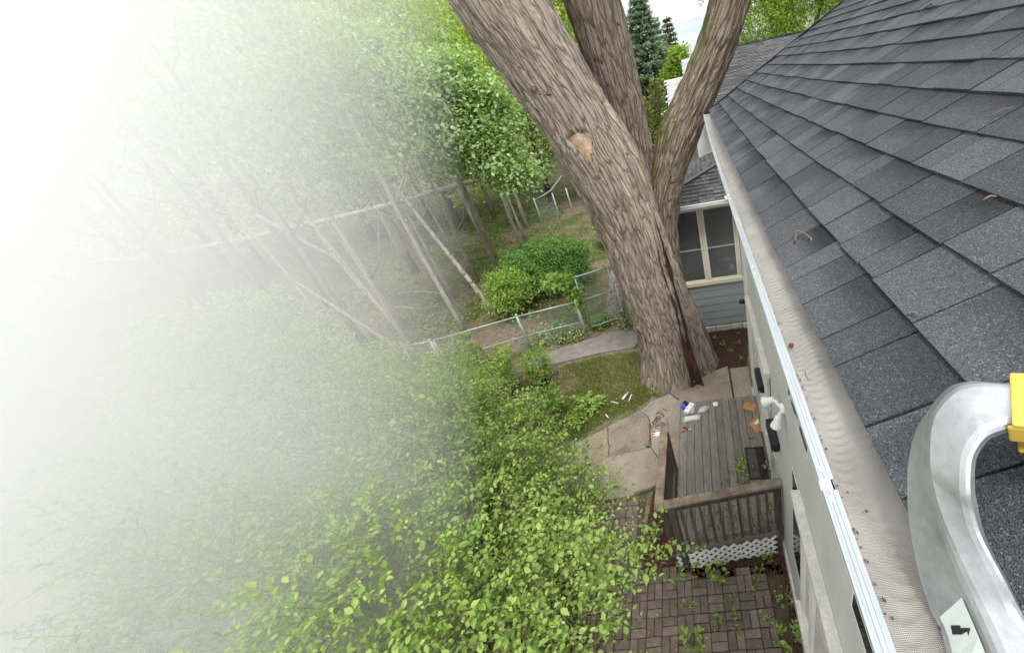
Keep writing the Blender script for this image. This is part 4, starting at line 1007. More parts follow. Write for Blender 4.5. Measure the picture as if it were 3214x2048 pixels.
for j in range(NA-1):
    for i in range(n):
        p_, q_ = j*n+i, j*n+(i+1) % n; f.append((p_, q_, q_+n, p_+n))
f.append(tuple(range(n))); f.append(tuple((NA-1)*n+i for i in range(n))[::-1])
link('channel', mesh_from('channel', v, f), surf('worn_aluminium', [(.3, (.38, .395, .40)), (.7, (.54, .555, .56))], 14, .44, .25, .002, metallic=.8, fine=(90, .12)), arm)
# yellow bumper around the end of the arm
e0, e1 = Vector(A[1]), Vector(Bp[1]); mid = (e0 + e1) / 2; ax = (Vector(A[0]) + Vector(Bp[0]) - Vector(A[1]) - Vector(Bp[1])).normalized(); wd = (e1 - e0); wd = (wd - ax * wd.dot(ax)).normalized(); up = ax.cross(wd); up = up if up.z > 0 else -up
Mb = Matrix(((ax.x, wd.x, up.x, mid.x), (ax.y, wd.y, up.y, mid.y), (ax.z, wd.z, up.z, mid.z), (0, 0, 0, 1)))
bmp_ = MB().box((.002, -.038, .004), (.16, .036, .009), Mb); bmp_.box((.002, -.038, -.05), (.16, -.033, .004), Mb); bmp_.box((-.002, .0315, -.022), (.16, .036, .004), Mb); bmp_.box((.004, -.033, -.05), (.16, .031, -.044), Mb)
bmp_.build('bumper', MT['yellow'], arm, bevel=.004)
# pale sticker with a black bolt mark on the outer flange
def flange(s, h):
    s = s * NA / 60; i = min(int(s), NA - 2); u = s - i; a = RA[i].lerp(RA[i+1], u); b = RB[i].lerp(RB[i+1], u); t = (RA[i+1] - RA[i]); w = (b - a); n_ = w.cross(t).normalized()
    if n_.z < 0: n_ = -n_
    return a.lerp(RC[i].lerp(RC[i+1], u), .06 + .9*h) - w.normalized() * .0012
g = [flange(s, .1 + 0*k) for k, s in enumerate(np.linspace(44, 56, 9))]; g2 = [flange(s, .95) for s in np.linspace(46.2, 56, 9)]
off = Vector((-.0006, 0, 0))
st = MB().add([p + off for p in g] + [p + off for p in g2], [(i, i+1, i+10, i+9) for i in range(8)]); st.build('sticker', surf('sticker_paper', [(.3, (.60, .66, .62)), (.7, (.70, .75, .71))], 8, .45, .05), arm)
def fp_(s, h): return flange(s, h) + Vector((-.0014, 0, 0))
bolt = MB()
bolt.add([fp_(47.4, .45), fp_(47.4, .72), fp_(48.4, .78), fp_(48.4, .50)], [(0, 1, 2, 3)]); bolt.add([fp_(47.7, .20), fp_(47.7, .48), fp_(48.3, .54), fp_(48.8, .40)], [(0, 1, 2, 3)])
bolt.build('bolt_mark', MT['black'], arm)
# twigs and seeds on the roof
def roof_twig(x, y, dx, dy, l, r, mat, lab, name='twig', bend=.3):
    p = []; 
    for k in range(6):
        t = k/5; xx = x + dx*l*t - dy*l*bend*math.sin(math.pi*t)*.4; yy = y + dy*l*t + dx*l*bend*math.sin(math.pi*t)*.4; p.append((xx, yy, roofz(xx, yy) + .028 + r + .004*math.sin(math.pi*t)))
    o = MB().tube(p, [r, r*1.1, r, r, r*.9, r*.7], 6).build(name, mat, None, True); return tag(o, lab, 'twig', 'twigs on the roof')
tw = thing('budded_twig', (.30, 1.27, roofz(.30, 1.27)), 'curled twig with a red bud lying on the lowest shingle rows', 'twig', 'twigs on the roof')
pz = lambda x, y, h=.03: (x, y, roofz(x, y) + h)
MB().tube([pz(.287,1.315), pz(.296,1.322,.036), pz(.304,1.30,.04), pz(.314,1.265,.036), pz(.322,1.225), pz(.318,1.212)], [.0016,.0018,.002,.002,.0025,.002], 7).build('stem', MT['twig'], tw, True)
MB().tube([pz(.296,1.318,.034), pz(.287,1.29,.03), pz(.280,1.272,.028)], [.0024,.0022,.002], 6).build('side_stem', MT['twig'], tw, True)
MB().lathe([(.002, -.008), (.004, -.003), (.0048, .002), (.002, .005)], Matrix.Translation(pz(.279,1.268,.032)), 9).build('bud', MT['bud'], tw, True)
roof_twig(1.44, 3.12, .2, -.98, .10, .0045, MT['twig_dark'], 'dark bent twig high on the shingles near the top of the roof', bend=1.1)
roof_twig(1.06, 1.76, .8, -.5, .035, .0012, MT['twig'], 'pale curled twig on upper right shingles', bend=.8)
roof_twig(.835, 1.30, .75, -.6, .05, .0012, MT['twig'], 'straight tan twig on middle right shingles')
roof_twig(.372, .69, .5, -.7, .022, .0022, MT['twig'], 'tiny tan husk on the second shingle row')
roof_twig(.62, .925, .7, -.5, .025, .0025, MT['twig'], 'short tan husk right of the budded twig')
roof_twig(.168, .64, .02, 1, .03, .0014, MT['bark_dark'], 'thin reddish twig along the gutter mesh')
o = MB().lathe([(.001, -.006), (.006, -.003), (.0065, .003), (.002, .006)], Matrix.Translation((.166, .80, lipz(.8) + .014)), 8).build('seed', MT['bud'], None, True); tag(o, 'dark red seed lying on the gutter mesh', 'seed')
# ------------------------------------------------------------------ chain-link fence and gate
fence = thing('chain_link_fence', (-6, 8.9, 0), 'galvanised chain-link fence running left from the garden gate', 'fence')
FP = [(-8.55, 8.22), (-7.75, 8.3), (-5.55, 9.05), (-3.93, 9.45)]
for k, (x, y) in enumerate(FP):
    r = .036 if k in (1, 3) else .026
    p = MB().tube([(x, y, -.1), (x, y, 1.2)], r, 10).build('post', MT['galv'], fence, True)
    MB().lathe([(r*1.15, 0), (r*1.2, .015), (r*.9, .04), (r*.3, .055)], Matrix.Translation((x, y, 1.2)), 10).build('cap', MT['galv'], p, True)
MB().tube([(-7.62, 8.34, -.1), (-7.68, 8.32, 1.16)], .026, 8).build('post', MT['galv'], fence, True)
MB().tube([(-3.99, 9.50, -.1), (-3.99, 9.50, 1.12)], .022, 8).build('post', MT['galv'], fence, True)
for a, b in zip(FP[:-1], FP[1:]):
    MB().tube([(*a, 1.17), (*b, 1.17)], .021, 8).build('top_rail', MT['galv'], fence, True)
    MB().tube([(*a, .52), (*b, .52)], .015, 8).build('middle_rail', MT['galv'], fence, True)
def chain(parent, a, b, z0, z1, sp=.062, r=.0016):
    a, b = Vector((*a, 0)), Vector((*b, 0)); L = (b - a).length; d = (b - a) / L; H_ = z1 - z0; m = MB()
    for s in (1, -1):
        c = -H_ if s > 0 else 0
        while c < L + (0 if s > 0 else H_):
            ta, tb = (max(0, -c), min(H_, L - c)) if s > 0 else (max(0, c - L), min(H_, c))
            if tb - ta > .02:
                m.tube([a + d*(c + s*ta) + Vector((0, 0, z0 + ta)), a + d*(c + s*tb) + Vector((0, 0, z0 + tb))], r, 3, False)
            c += sp
    return tag(m.build('chain_link', MT['galv'], parent), kind='stuff')
for a, b in zip(FP[:-1], FP[1:]): chain(fence, a, b, .04, 1.15)
gate = thing('garden_gate', (-3.35, 9.7, 0), 'tall open-framed galvanised metal gate beside the big tree trunk', 'gate')
ga, gb = (-3.80, 9.62), (-2.92, 9.98)
for p, r in ((ga, .022), (gb, .022)): MB().tube([(*p, .16), (*p, 1.84)], r, 10).build('stile', MT['galv'], gate, True)
for z, r in ((1.84, .022), (1.12, .017), (.20, .018)): MB().tube([(*ga, z), (*gb, z)], r, 8).build('rail', MT['galv'], gate, True)
MB().tube([(-2.83, 10.02, -.1), (-2.83, 10.02, 1.22)], .036, 10).build('post', MT['galv'], gate, True)
MB().lathe([(.042, 0), (.043, .015), (.033, .04), (.01, .055)], Matrix.Translation((-2.83, 10.02, 1.22)), 10).build('cap', MT['galv'], gate, True)
for z in (.4, .95): MB().box((-2.95, 9.95, z), (-2.80, 10.0, z + .035)).build('hinge', MT['galv'], gate)
chain(gate, ga, gb, .18, 1.82)
f2 = thing('far_fence', (-9.5, 22, gh(-9.5, 22)), 'short bent section of chain-link fence far back under the trees', 'fence')
z0 = gh(-9.5, 22)
for x, y in ((-9.6, 22.2), (-8.6, 22.6), (-8.0, 23.4)): MB().tube([(x, y, z0 - .3), (x, y, z0 + 1.5)], .04, 8).build('post', MT['galv'], f2, True)
MB().tube([(-9.6, 22.2, z0 + 1.35), (-9.0, 22.4, z0 + 1.5), (-8.6, 22.6, z0 + 1.65), (-8.0, 23.4, z0 + 2.2)], .045, 8).build('top_rail', MT['bark_pale'], f2, True)
chain(f2, (-9.6, 22.2), (-8.6, 22.6), z0, z0 + 1.35, .09, .003)

# ------------------------------------------------------------------ the big three-stemmed tree
big = thing('big_tree', (-1.1, 7.5, 0), 'huge old three-stemmed tree with ridged grey bark beside the path', 'tree')
def stem(path, name, mat, nseg=144, step=.045, flare=None, seed=0, ridge=.036, scar=None):
    """path rows: x, y, z, radius across X, radius across Y"""
    P = [Vector(p[:3]) for p in path]; RX = [p[3] for p in path]; RY = [p[4] for p in path]
    L = [0]
    for a, b in zip(P[:-1], P[1:]): L.append(L[-1] + (b - a).length)
    n = int(L[-1] / step); V = []; A = []; ref = None; info = []
    def at(s):
        i = max(0, min(len(L)-2, next((k for k in range(len(L)-1) if s <= L[k+1]), len(L)-2))); u = (s - L[i]) / (L[i+1] - L[i])
        p0, p1, p2, p3 = P[max(i-1, 0)], P[i], P[i+1], P[min(i+2, len(P)-1)]
        p = .5 * ((2*p1) + (p2-p0)*u + (2*p0-5*p1+4*p2-p3)*u*u + (3*p1-p0-3*p2+p3)*u**3)
        w = u*u*(3-2*u); return p, RX[i]*(1-w)+RX[i+1]*w, RY[i]*(1-w)+RY[i+1]*w
    for j in range(n + 1):
        s = L[-1] * j / n; p, rx, ry = at(s); q, _, _ = at(min(L[-1], s + .05)); q0, _, _ = at(max(0, s - .05)); d = (q - q0).normalized()
        ex = Vector((1, 0, 0)); ex = (ex - d * ex.dot(d)).normalized(); ey = d.cross(ex)
        if ey.y < 0: ey = -ey
        for k in range(nseg):
            a = 2 * math.pi * k / nseg; ca, sa = math.cos(a), math.sin(a); r0 = (rx + ry) / 2
            w = mnoise.noise(Vector((ca * 1.4 + seed, sa * 1.4, s * .55))) * .07 + mnoise.noise(Vector((ca * 3.2, sa * 3.2 + seed, s * .8))) * .035
            rd = abs(mnoise.noise(Vector((ca * r0 * 13, sa * r0 * 13 + seed, s * 1.5 + .5 * mnoise.noise(Vector((ca * 2, sa * 2, s)))))))
            rd2 = abs(mnoise.noise(Vector((ca * r0 * 26, sa * r0 * 26 + seed, s * 3.1))))
            fl = flare(a, p.z) if flare else 0
            m = 1 + w + fl; e = (.5 - rd) * ridge * 2 + (.5 - rd2) * ridge * .9
            V.append(p + ex * (ca * (rx * m + e)) + ey * (sa * (ry * m + e))); A.append((ca * r0, sa * r0, s * .125 + seed)); info.append((p, ex, ey, a))
    F = [(j*nseg+k, j*nseg+(k+1) % nseg, (j+1)*nseg+(k+1) % nseg, (j+1)*nseg+k) for j in range(n) for k in range(nseg)]
    patch = None
    if scar:
        hit = [scar(v) for v in V]; W0 = [v.copy() for v in V]
        for i, h in enumerate(hit):
            if h: p, ex, ey, a = info[i]; V[i] = V[i] + (p - V[i]).normalized() * .05
        pf = [q for q in F if all(hit[i] for i in q)]
        if pf:
            ids = sorted({i for q in pf for i in q}); mp = {i: k for k, i in enumerate(ids)}
            pv = []
            for i in ids: 
                p = info[i][0]; sm = W0[i]; pv.append(sm + (p - sm).normalized() * .034)
            patch = (pv, [tuple(mp[i] for i in q) for q in pf])
    me = mesh_from(name, V, F); at_ = me.attributes.new('bark', 'FLOAT_VECTOR', 'POINT'); at_.data.foreach_set('vector', np.array(A, np.float32).reshape(-1))
    o = link(name, me, mat, big, True)
    return o, patch
def rootflare(a, z):
    if z > 1.6: return 0
    k = max(0, 1 - z / 1.3) ** 2
    return k * (.10 + .13 * max(0, math.cos(5 * a + .6)) + .05 * math.cos(3 * a))
SCAR = [(-2.12, 5.38), (-1.93, 5.43), (-1.70, 5.42), (-1.68, 5.17), (-1.76, 4.97), (-1.64, 4.68), (-1.70, 4.70), (-1.86, 4.98)]
def in_scar(v):
    # triangular wound with a ragged top on the viewer's side of the left stem
    if v.y > 7.35: return False
    x = v.x + .02 * mnoise.noise(v * 14); y = v.z + .02 * mnoise.noise(v * 14 + Vector((3, 1, 2))); ins = False
    for i in range(len(SCAR)):
        (x1, y1), (x2, y2) = SCAR[i], SCAR[i-1]
        if (y1 > y) != (y2 > y) and x < (x2-x1)*(y-y1)/(y2-y1)+x1: ins = not ins
    return ins
s1, patch = stem([(-1.20,7.50,-.25,.80,.80),(-1.17,7.50,.5,.76,.76),(-1.20,7.50,1.3,.72,.72),(-1.30,7.5,2.1,.66,.68),(-1.42,7.5,3.2,.62,.64),(-1.60,7.5,4.2,.63,.62),(-1.80,7.5,4.95,.645,.60),(-2.03,7.5,5.65,.60,.58),(-2.28,7.5,6.3,.605,.58),(-2.52,7.5,6.9,.62,.6),(-2.74,7.5,7.4,.63,.6),(-3.1,7.55,8.6,.60,.58),(-3.5,7.7,10,.5,.5)],
                 'trunk', MT['bark'], flare=rootflare, seed=1, scar=in_scar)
if patch: link('exposed_wood', mesh_from('exposed_wood', *patch), MT['exposed'], big, True)
s2, _ = stem([(-1.15,7.95,2.6,.36,.40),(-1.22,8.1,3.6,.40,.42),(-1.28,8.2,4.4,.40,.42),(-1.32,8.25,5.2,.40,.42),(-1.33,8.25,5.95,.40,.41),(-1.37,8.25,6.65,.42,.42),(-1.43,8.25,7.3,.43,.43),(-1.65,8.4,8.6,.40,.40),(-1.8,8.7,10,.32,.32)], 'centre_stem', MT['bark_brown'], 104, seed=5)
s3, _ = stem([(-.62,7.62,-.2,.40,.5),(-.66,7.62,.5,.34,.48),(-.76,7.66,1.2,.29,.46),(-.90,7.7,2.1,.22,.42),(-.91,7.75,3.2,.25,.40),(-.80,7.8,3.9,.29,.40),(-.62,7.85,4.4,.29,.38),(-.36,7.88,4.95,.34,.36),(.02,7.9,5.5,.305,.32),(.45,7.9,6.13,.285,.30),(.78,7.9,6.75,.28,.29),(1.15,7.95,7.6,.25,.26),(1.5,8.1,8.8,.2,.2)], 'right_stem', MT['bark_moss'], 104, flare=lambda a, z: rootflare(a, z) * .6, seed=9)
# strip laid between the stems: brown decay, plus crevice shade as dark colour
def strip(name, pts, mat, seed):
    v, f = [], []; n = 7
    for j, (x, y, z, w) in enumerate(pts):
        for i in range(n):
            u = i/(n-1) - .5; p = Vector((x + u*w, y + .10*(1 - 4*u*u) - .08, z)); v.append(p + Vector((mnoise.noise(p*6 + Vector((seed,0,0)))*.03, -abs(mnoise.noise(p*9))*.05, 0)))
    for j in range(len(pts)-1):
        for i in range(n-1): f.append((j*n+i, j*n+i+1, (j+1)*n+i+1, (j+1)*n+i))
    link(name, mesh_from(name, v, f), mat, big, True)
strip('decayed_wood_shade', [(-.67,6.70,.02,.30),(-.70,6.76,.4,.26),(-.745,6.84,.8,.22),(-.77,6.89,1.25,.17),(-.79,6.93,1.65,.15),(-.825,6.97,2.05,.14),(-.86,7.0,2.45,.16),(-.90,7.04,2.8,.19),(-.925,7.06,3.15,.17),(-.95,7.11,3.5,.12),(-.97,7.2,3.8,.04)], MT['decay_shade'], 2)
# small burl and a few leafy shoots high up
kv, kf = [], []
for j in range(7):
    for i in range(22):
        r = j / 6; a = 6.283 * i / 22; p = Vector((-2.28 + .24 * r * math.cos(a), 6.95, 6.07 + .10 * r * math.sin(a) - .09 * r * math.cos(a)))
        hgt = .075 * math.sin(math.pi * min(1, r * 1.1)) - (.05 if r < .25 else 0) + .03 * mnoise.noise(p * 12); kv.append((p.x, p.y - hgt + .09 * r * r, p.z))
for j in range(6):
    for i in range(22): kf.append((j*22+i, j*22+(i+1) % 22, (j+1)*22+(i+1) % 22, (j+1)*22+i))
kme = mesh_from('knot', kv, kf); at_ = kme.attributes.new('bark', 'FLOAT_VECTOR', 'POINT'); at_.data.foreach_set('vector', np.array([(v_[0], v_[2], v_[2] * .3) for v_ in kv], np.float32).reshape(-1)); link('knot', kme, MT['bark_brown'], big, True)
sp = np.array([(.42, 7.6, 6.95)] * 14) + rng.normal(size=(14, 3)) * .07
sprigs('shoot_leaves', big, G['shrub'], sp, rng.normal(size=(14, 3)), .12, 5, .06)

# ------------------------------------------------------------------ woodland
def wood_tree(x, y, h, r, lean, mat, leafs, label, group='slender trees of the wood', limbs=4, crown_z=.5, cr=1.3, nleaf=1500, lsize=.13, fork=None):
    z0 = gh(x, y); t = thing('woodland_tree', (x, y, z0), label, 'tree', group)
    P = []
    n = 9
    for k in range(n):
        s = k/(n-1); P.append(Vector((x + lean[0]*h*s + .12*h*.1*mnoise.noise(Vector((x, y, s*3))), y + lean[1]*h*s + .12*h*.1*mnoise.noise(Vector((y, x, s*3+9))), z0 - .1 + h*s)))
    m = MB(); m.tube(P, [r*(1.25 if k == 0 else 1 - .75*k/(n-1)) for k in range(n)], 9)
    for k in range(limbs):
        s = random.uniform(.35, .9); i = int(s*(n-1)); a = random.uniform(0, 6.3); l = h*random.uniform(.12, .3)*(1.2-s); b = P[i]
        q = [b, b + Vector((math.cos(a), math.sin(a), .7))*l*.5, b + Vector((math.cos(a)*1.1, math.sin(a)*1.1, 1.2))*l]
        m.tube(q, [r*.4*(1.1-s)+.008, r*.28*(1.1-s)+.006, .005], 6)
    if fork:
        for (dx, dy, dzz, s) in fork:
            i = int(s*(n-1)); b = P[i]; m.tube([b, b + Vector((dx, dy, dzz))*.3, b + Vector((dx, dy, dzz))*.65, b + Vector((dx, dy, dzz))], [r*.7, r*.6, r*.45, r*.2], 8)
    m.build('trunk', mat, t, True)
    if leafs:
        ells = [(P[-1].x + random.gauss(0, cr*.5), P[-1].y + random.gauss(0, cr*.5), z0 + h*random.uniform(crown_z, 1.05), cr*random.uniform(.6, 1.1), cr*random.uniform(.6, 1.1), cr*random.uniform(.5, .9), 1/5) for _ in range(5)]
        crown('crown', t, leafs, ells, nleaf, lsize, 24, .3)
    return t
WT = [  # x, y, height, radius, lean, bark, fork
 (-9.44, 9.37, 7.5, .10, (-.02, .03), 'bark_thin', [(-2.8, .6, 3.0, .12), (-2.2, 1.6, 3.6, .15)]),
 (-8.34,10.26, 9.0, .075, (.01, .02), 'bark_thin', None),
 (-7.46,11.19, 9.5, .08, (-.36, .12), 'bark_pale', None),
 (-10.3,15.1, 9.0, .085, (.0, .0), 'bark_thin', None),
 (-11.2,18.3,10.0, .12, (.0, .02), 'bark_thin', None),
 (-10.4,21.9,10.0, .11, (.0, .0), 'bark_thin', None),
 (-11.7,23.1, 9.0, .10, (.02, .0), 'bark_thin', None),
 (-15.1,27.4,10.0, .12, (.0, .0), 'bark_thin', None),
 (-10.7,13.7, 8.0, .07, (-.03, .0), 'bark_thin', None),
 (-12.1,10.5,11.0, .11, (-.02, .02), 'bark_dark', None),
 (-14.5,17.0,11.0, .15, (.0, .02), 'bark_dark', None),
 (-18.5,22.6,12.0, .15, (-.02, .0), 'bark_thin', None),
 (-16.5,14.0,12.0, .18, (-.02, .0), 'bark_dark', None),
 (-21.2,18.0,12.0, .15, (.0, .0), 'bark_thin', None),
 (-13.5,13.0,10.0, .10, (-.10, .0), 'bark_pale', [(-3.4, .3, 3.2, .35)]),
 (-16.8,19.5,12.0, .11, (.02, .0), 'bark_thin', None),
 (-12.8,21.0,11.0, .10, (-.05, .0), 'bark_thin', None),
 (-19.5,14.2,12.0, .14, (.0, .03), 'bark_dark', None),
 (-9.0,17.5, 9.0, .08, (.03, .0), 'bark_thin', None),
 (-13.8,25.0,11.0, .12, (.0, .0), 'bark_thin', None),
 (-17.5,11.0,12.0, .11, (-.02, .0), 'bark_dark', None),
 (-23.5,15.0,12.0, .12, (-.02, .0), 'bark_dark', None),
]
WT += [(-9.9,12.2,8,.045,(-.05,.02),'bark_thin',None),(-11.4,11.6,9,.05,(-.08,.0),'bark_thin',None),(-12.6,15.8,9,.05,(.02,.0),'bark_thin',None),(-9.6,19.5,9,.06,(-.03,.0),'bark_thin',None),(-13.2,18.6,10,.06,(-.04,.0),'bark_thin',None),(-15.4,12.4,9,.05,(-.06,.0),'bark_thin',None)]
WT.sort(key=lambda t: t[0] / max(1, t[1]))
for k, (x, y, h, r, lean, bk, fk) in enumerate(WT):
    kind = {'bark_thin': 'slender grey-barked', 'bark_pale': 'pale leaning', 'bark_dark': 'dark thick-trunked'}[bk]
    lf = None if bk == 'bark_pale' else (G['wood_y'] if k % 3 == 0 else G['wood'])
    wood_tree(x, y, h, r, lean, MT[bk], lf, f'{kind} woodland tree, {ORD[k]} from the left among the trunks', fork=fk, nleaf=2600, crown_z=.62)
# broken pale log lodged across the trunks
lg = resample([(-8.4,16.2,3.95),(-11.5,16.6,3.75),(-14.4,16.8,3.52),(-20.7,17.0,3.27),(-26,17.0,3.2),(-31,17.0,3.4)], 24)
m = MB().tube([p + Vector((0, mnoise.noise(p)*.05, mnoise.noise(p*.7)*.04)) for p in lg], [.05 + .06*min(1, k/7) for k in range(24)], 10)
for k in (6, 11, 15): m.tube([lg[k], lg[k] + Vector((-.1, -.2, .4))], [.05, .02], 6)
tag(m.build('fallen_log', MT['bark_pale'], None, True), 'pale broken log lodged level across the woodland trunks', 'log')
for (a, b, lab) in (((-10.6,13.2,.5), (-13.2,14.0,.5), 'upper thin pale stick lying on the wood floor left of centre'), ((-10.9,12.3,.35), (-13.4,12.9,.4), 'lower thin pale stick lying on the wood floor left of centre'), ((-6.8,11.4,.35), (-7.6,11.2,.25), 'short pale broken branch end near the leaning trunk base')):
    o = MB().tube([a, ((a[0]+b[0])/2, (a[1]+b[1])/2 + .08, (a[2]+b[2])/2 + .05), b], [.02, .026, .018], 7).build('stick', MT['bark_pale'], None, True); tag(o, lab, 'stick', 'sticks on the wood floor')

# leafy maple that overhangs the wood
mp = thing('maple_tree', (-9.2, 15.2, gh(-9.2, 15.2)), 'leafy pale green maple whose crown overhangs the thin trunks', 'tree')
z0 = gh(-9.2, 15.2)
m = MB(); m.tube([(-9.2,15.2,z0-.1), (-9.1,15.1,3), (-9.0,14.9,5.2), (-9.0,14.6,8)], [.14,.12,.1,.04], 9)
for q in ((-6.4,13.7,4.2), (-7.2,13.8,5.4), (-10.6,14.4,7.6), (-8.2,14,7.4), (-10.2,14,6.2)): m.tube([(-9.05,15,4.2), ((-9.05+q[0])/2, (15+q[1])/2, (4.6+q[2])/2), q], [.07,.05,.015], 7)
m.build('trunk', MT['bark_thin'], mp, True)
crown('crown', mp, G['maple'], [(-9.9,14.3,7.9,1.3,1.1,1.0,.16), (-9.2,14.1,7.1,1.4,1.1,1.0,.18), (-8.2,14,6.6,1.2,1.0,.9,.14), (-8.9,14,6.0,1.2,1.0,.7,.14), (-7.5,13.9,5.6,1.1,.9,.8,.12), (-6.9,13.9,4.9,.9,.8,.7,.10), (-6.2,13.8,4.1,.65,.6,.5,.08), (-7.7,13.9,4.9,.7,.7,.5,.06), (-7.4,14.2,6.9,1.0,.9,.9,.12), (-6.6,14.2,6.0,.8,.8,.8,.10)], 34000, .13, 30, .24, .75, 1.1)

# far broadleaf trees that close off the wood
def far_tree(x, y, h, cr, lf, label, n=9000, ls=.22, group='broadleaf trees behind the wood', low=.25, name='broadleaf_tree'):
    z0 = gh(x, y); t = thing(name, (x, y, z0), label, 'tree', group)
    m = MB(); m.tube([(x, y, z0 - .3), (x + .1, y, z0 + h*.4), (x, y, z0 + h*.85)], [.22, .16, .05], 9)
    ells = []
    for k in range(12):
        s = low + (1.02 - low) * k / 11; rr = cr * (.55 + .55 * math.sin(math.pi * min(1, .15 + s * .8))); a = k * 2.4
        ells.append((x + math.cos(a)*rr*.5, y + math.sin(a)*rr*.5, z0 + h*s, rr*.75, rr*.75, h*.12, 1/12))
        m.tube([(x, y, z0 + h*s*.75), (x + math.cos(a)*rr*.5, y + math.sin(a)*rr*.5, z0 + h*s)], [.06, .02], 6)
    m.build('trunk', MT['bark_dark'], t, True); crown('crown', t, lf, ells, n, ls, 26, .42); return t
FT = [(-44,26,15,5.5),(-38,36,16,5.5),(-31,22,14,4.5),(-31,33,17,5.5),(-25,29,15,4.5),(-24,40,18,5.5),(-19.5,27,14,3.8),(-19,36,17,5),(-14.5,31,14,3.8),(-13,40,18,5),(-10.5,27,12,3.2),(-9.5,36,15,4.2),(-6.6,30,13.5,3.2),(-26,20,12,3.5),(-33,14,13,4.2),(-21,23,11,3.0),(-15.5,23.5,10.5,2.6)]
FT.sort(key=lambda t: t[0] / t[1])
for k, (x, y, h, cr) in enumerate(FT):
    far_tree(x, y, h, cr, G['wood_y'] if k % 3 != 1 else G['wood'], f'tall leafy broadleaf tree closing off the wood, {ORD[k]} from the left')

# ------------------------------------------------------------------ conifers and garden trees beyond the fork
def conifer(x, y, zt, zb, rb, lf, name, label, n=9000, ls=.16, droop=-.25, cat='tree', ex=.9):
    t = thing(name, (x, y, 0), label, cat); m = MB(); m.tube([(x, y, 0), (x, y, zt*.6), (x, y, zt)], [.18, .12, .02], 8)
    pts, dirs = [], []
    lev = 30
    for k in range(lev):
        s = k / lev; z = zb + (zt - zb) * (1 - (1 - s)**1.0); R = rb * (1 - s)**ex + .06
        nb2 = int(7 + 9 * (1 - s))
        for b in range(nb2):
            a = b * 6.283 / nb2 + k * 1.3 + random.gauss(0, .15); r = R * random.uniform(.75, 1.12); tip = Vector((x + math.cos(a)*r, y + math.sin(a)*r, z + droop * r * .5 + .12 * r))
            m.tube([(x, y, z), tip], [.03 * (1 - s) + .006, .004], 4, False)
            ns = max(4, int(n / (lev * 12) * (.3 + r / rb)))
            for q in range(ns):
                u = random.uniform(.25, 1.05) ; p = Vector((x, y, z)).lerp(tip, u) + Vector((random.gauss(0, .09), random.gauss(0, .09), random.gauss(0, .05))) * (.6 + r*.35)
                pts.append(p); dirs.append(Vector((math.cos(a) + random.gauss(0, .5), math.sin(a) + random.gauss(0, .5), random.gauss(.1, .3))))
    m.build('trunk', MT['bark_dark'], t, True)
    P = np.array(pts); D = np.array(dirs); nn = np.array([0, 0, 1.0]) + rng.normal(size=(len(P), 3)) * .5
    tag(link('needles', leaf_mesh('needles', P, D, nn, ls * (.6 + .8 * rng.random(len(P))), .34), lf, t), kind='stuff'); return t
conifer(-2.3, 28, 10.6, 1.6, 3.3, G['spruce'], 'blue_spruce', 'tall blue-green spruce standing between the tree stems', 90000, .22)
conifer(-4.1, 29, 9.4, 1.6, 1.7, G['spruce'], 'blue_spruce', 'narrow blue-green spruce top partly hidden by the middle stem', 22000, .2)
conifer(-.95, 31, 9.5, 1.5, 1.75, G['cedar'], 'cedar_tree', 'darker olive conifer right of the blue spruce', 32000, .18, droop=.05)
conifer(-1.35, 17.5, 6.2, 1.6, .75, G['juniper'], 'juniper_tree', 'yellow-green juniper left of the pale roofed house', 7000, .13, droop=.5)
conifer(-2.0, 18.2, 5.7, 1.0, .7, G['juniper'], 'juniper_tree', 'lower yellow-green juniper against the middle stem', 6000, .13, droop=.5)
gb_ = thing('garden_shrub', (-.9, 25, 0), 'bright lime green shrub above the pale neighbour roof', 'shrub')
MB().tube([(-.9,25,0),(-.9,25,4.5)], [.1,.05], 6).build('stem', MT['bark_dark'], gb_, True)
crown('leaves', gb_, G['willow'], [(-.85,25,6.2,.45,.4,.5,.5), (-.4,25,6.9,.4,.4,.45,.3), (-1.0,25,5.7,.4,.4,.45,.2)], 5000, .14, 22, .16)
for k, (x, y, w, h) in enumerate(((2, 70, 7, 8.2), (-5, 80, 8, 8.6), (9, 90, 9, 9), (-12, 95, 9, 11), (4.5, 55, 5, 7.2))):
    t = thing('distant_tree', (x, y, 0), f'distant light green treetop on the horizon, {ORD[k]} of the far row', 'tree', 'distant trees on the horizon')
    MB().tube([(x, y, 0), (x, y, h*.7)], [.3, .15], 6).build('trunk', MT['bark_dark'], t, True)
    crown('crown', t, G['wood_y'], [(x, y, h*.55, w*.5, w*.4, h*.42, .5), (x + w*.3, y, h*.5, w*.35, w*.3, h*.36, .25), (x - w*.3, y, h*.5, w*.35, w*.3, h*.34, .25)], 3500, .42, 20, .5)

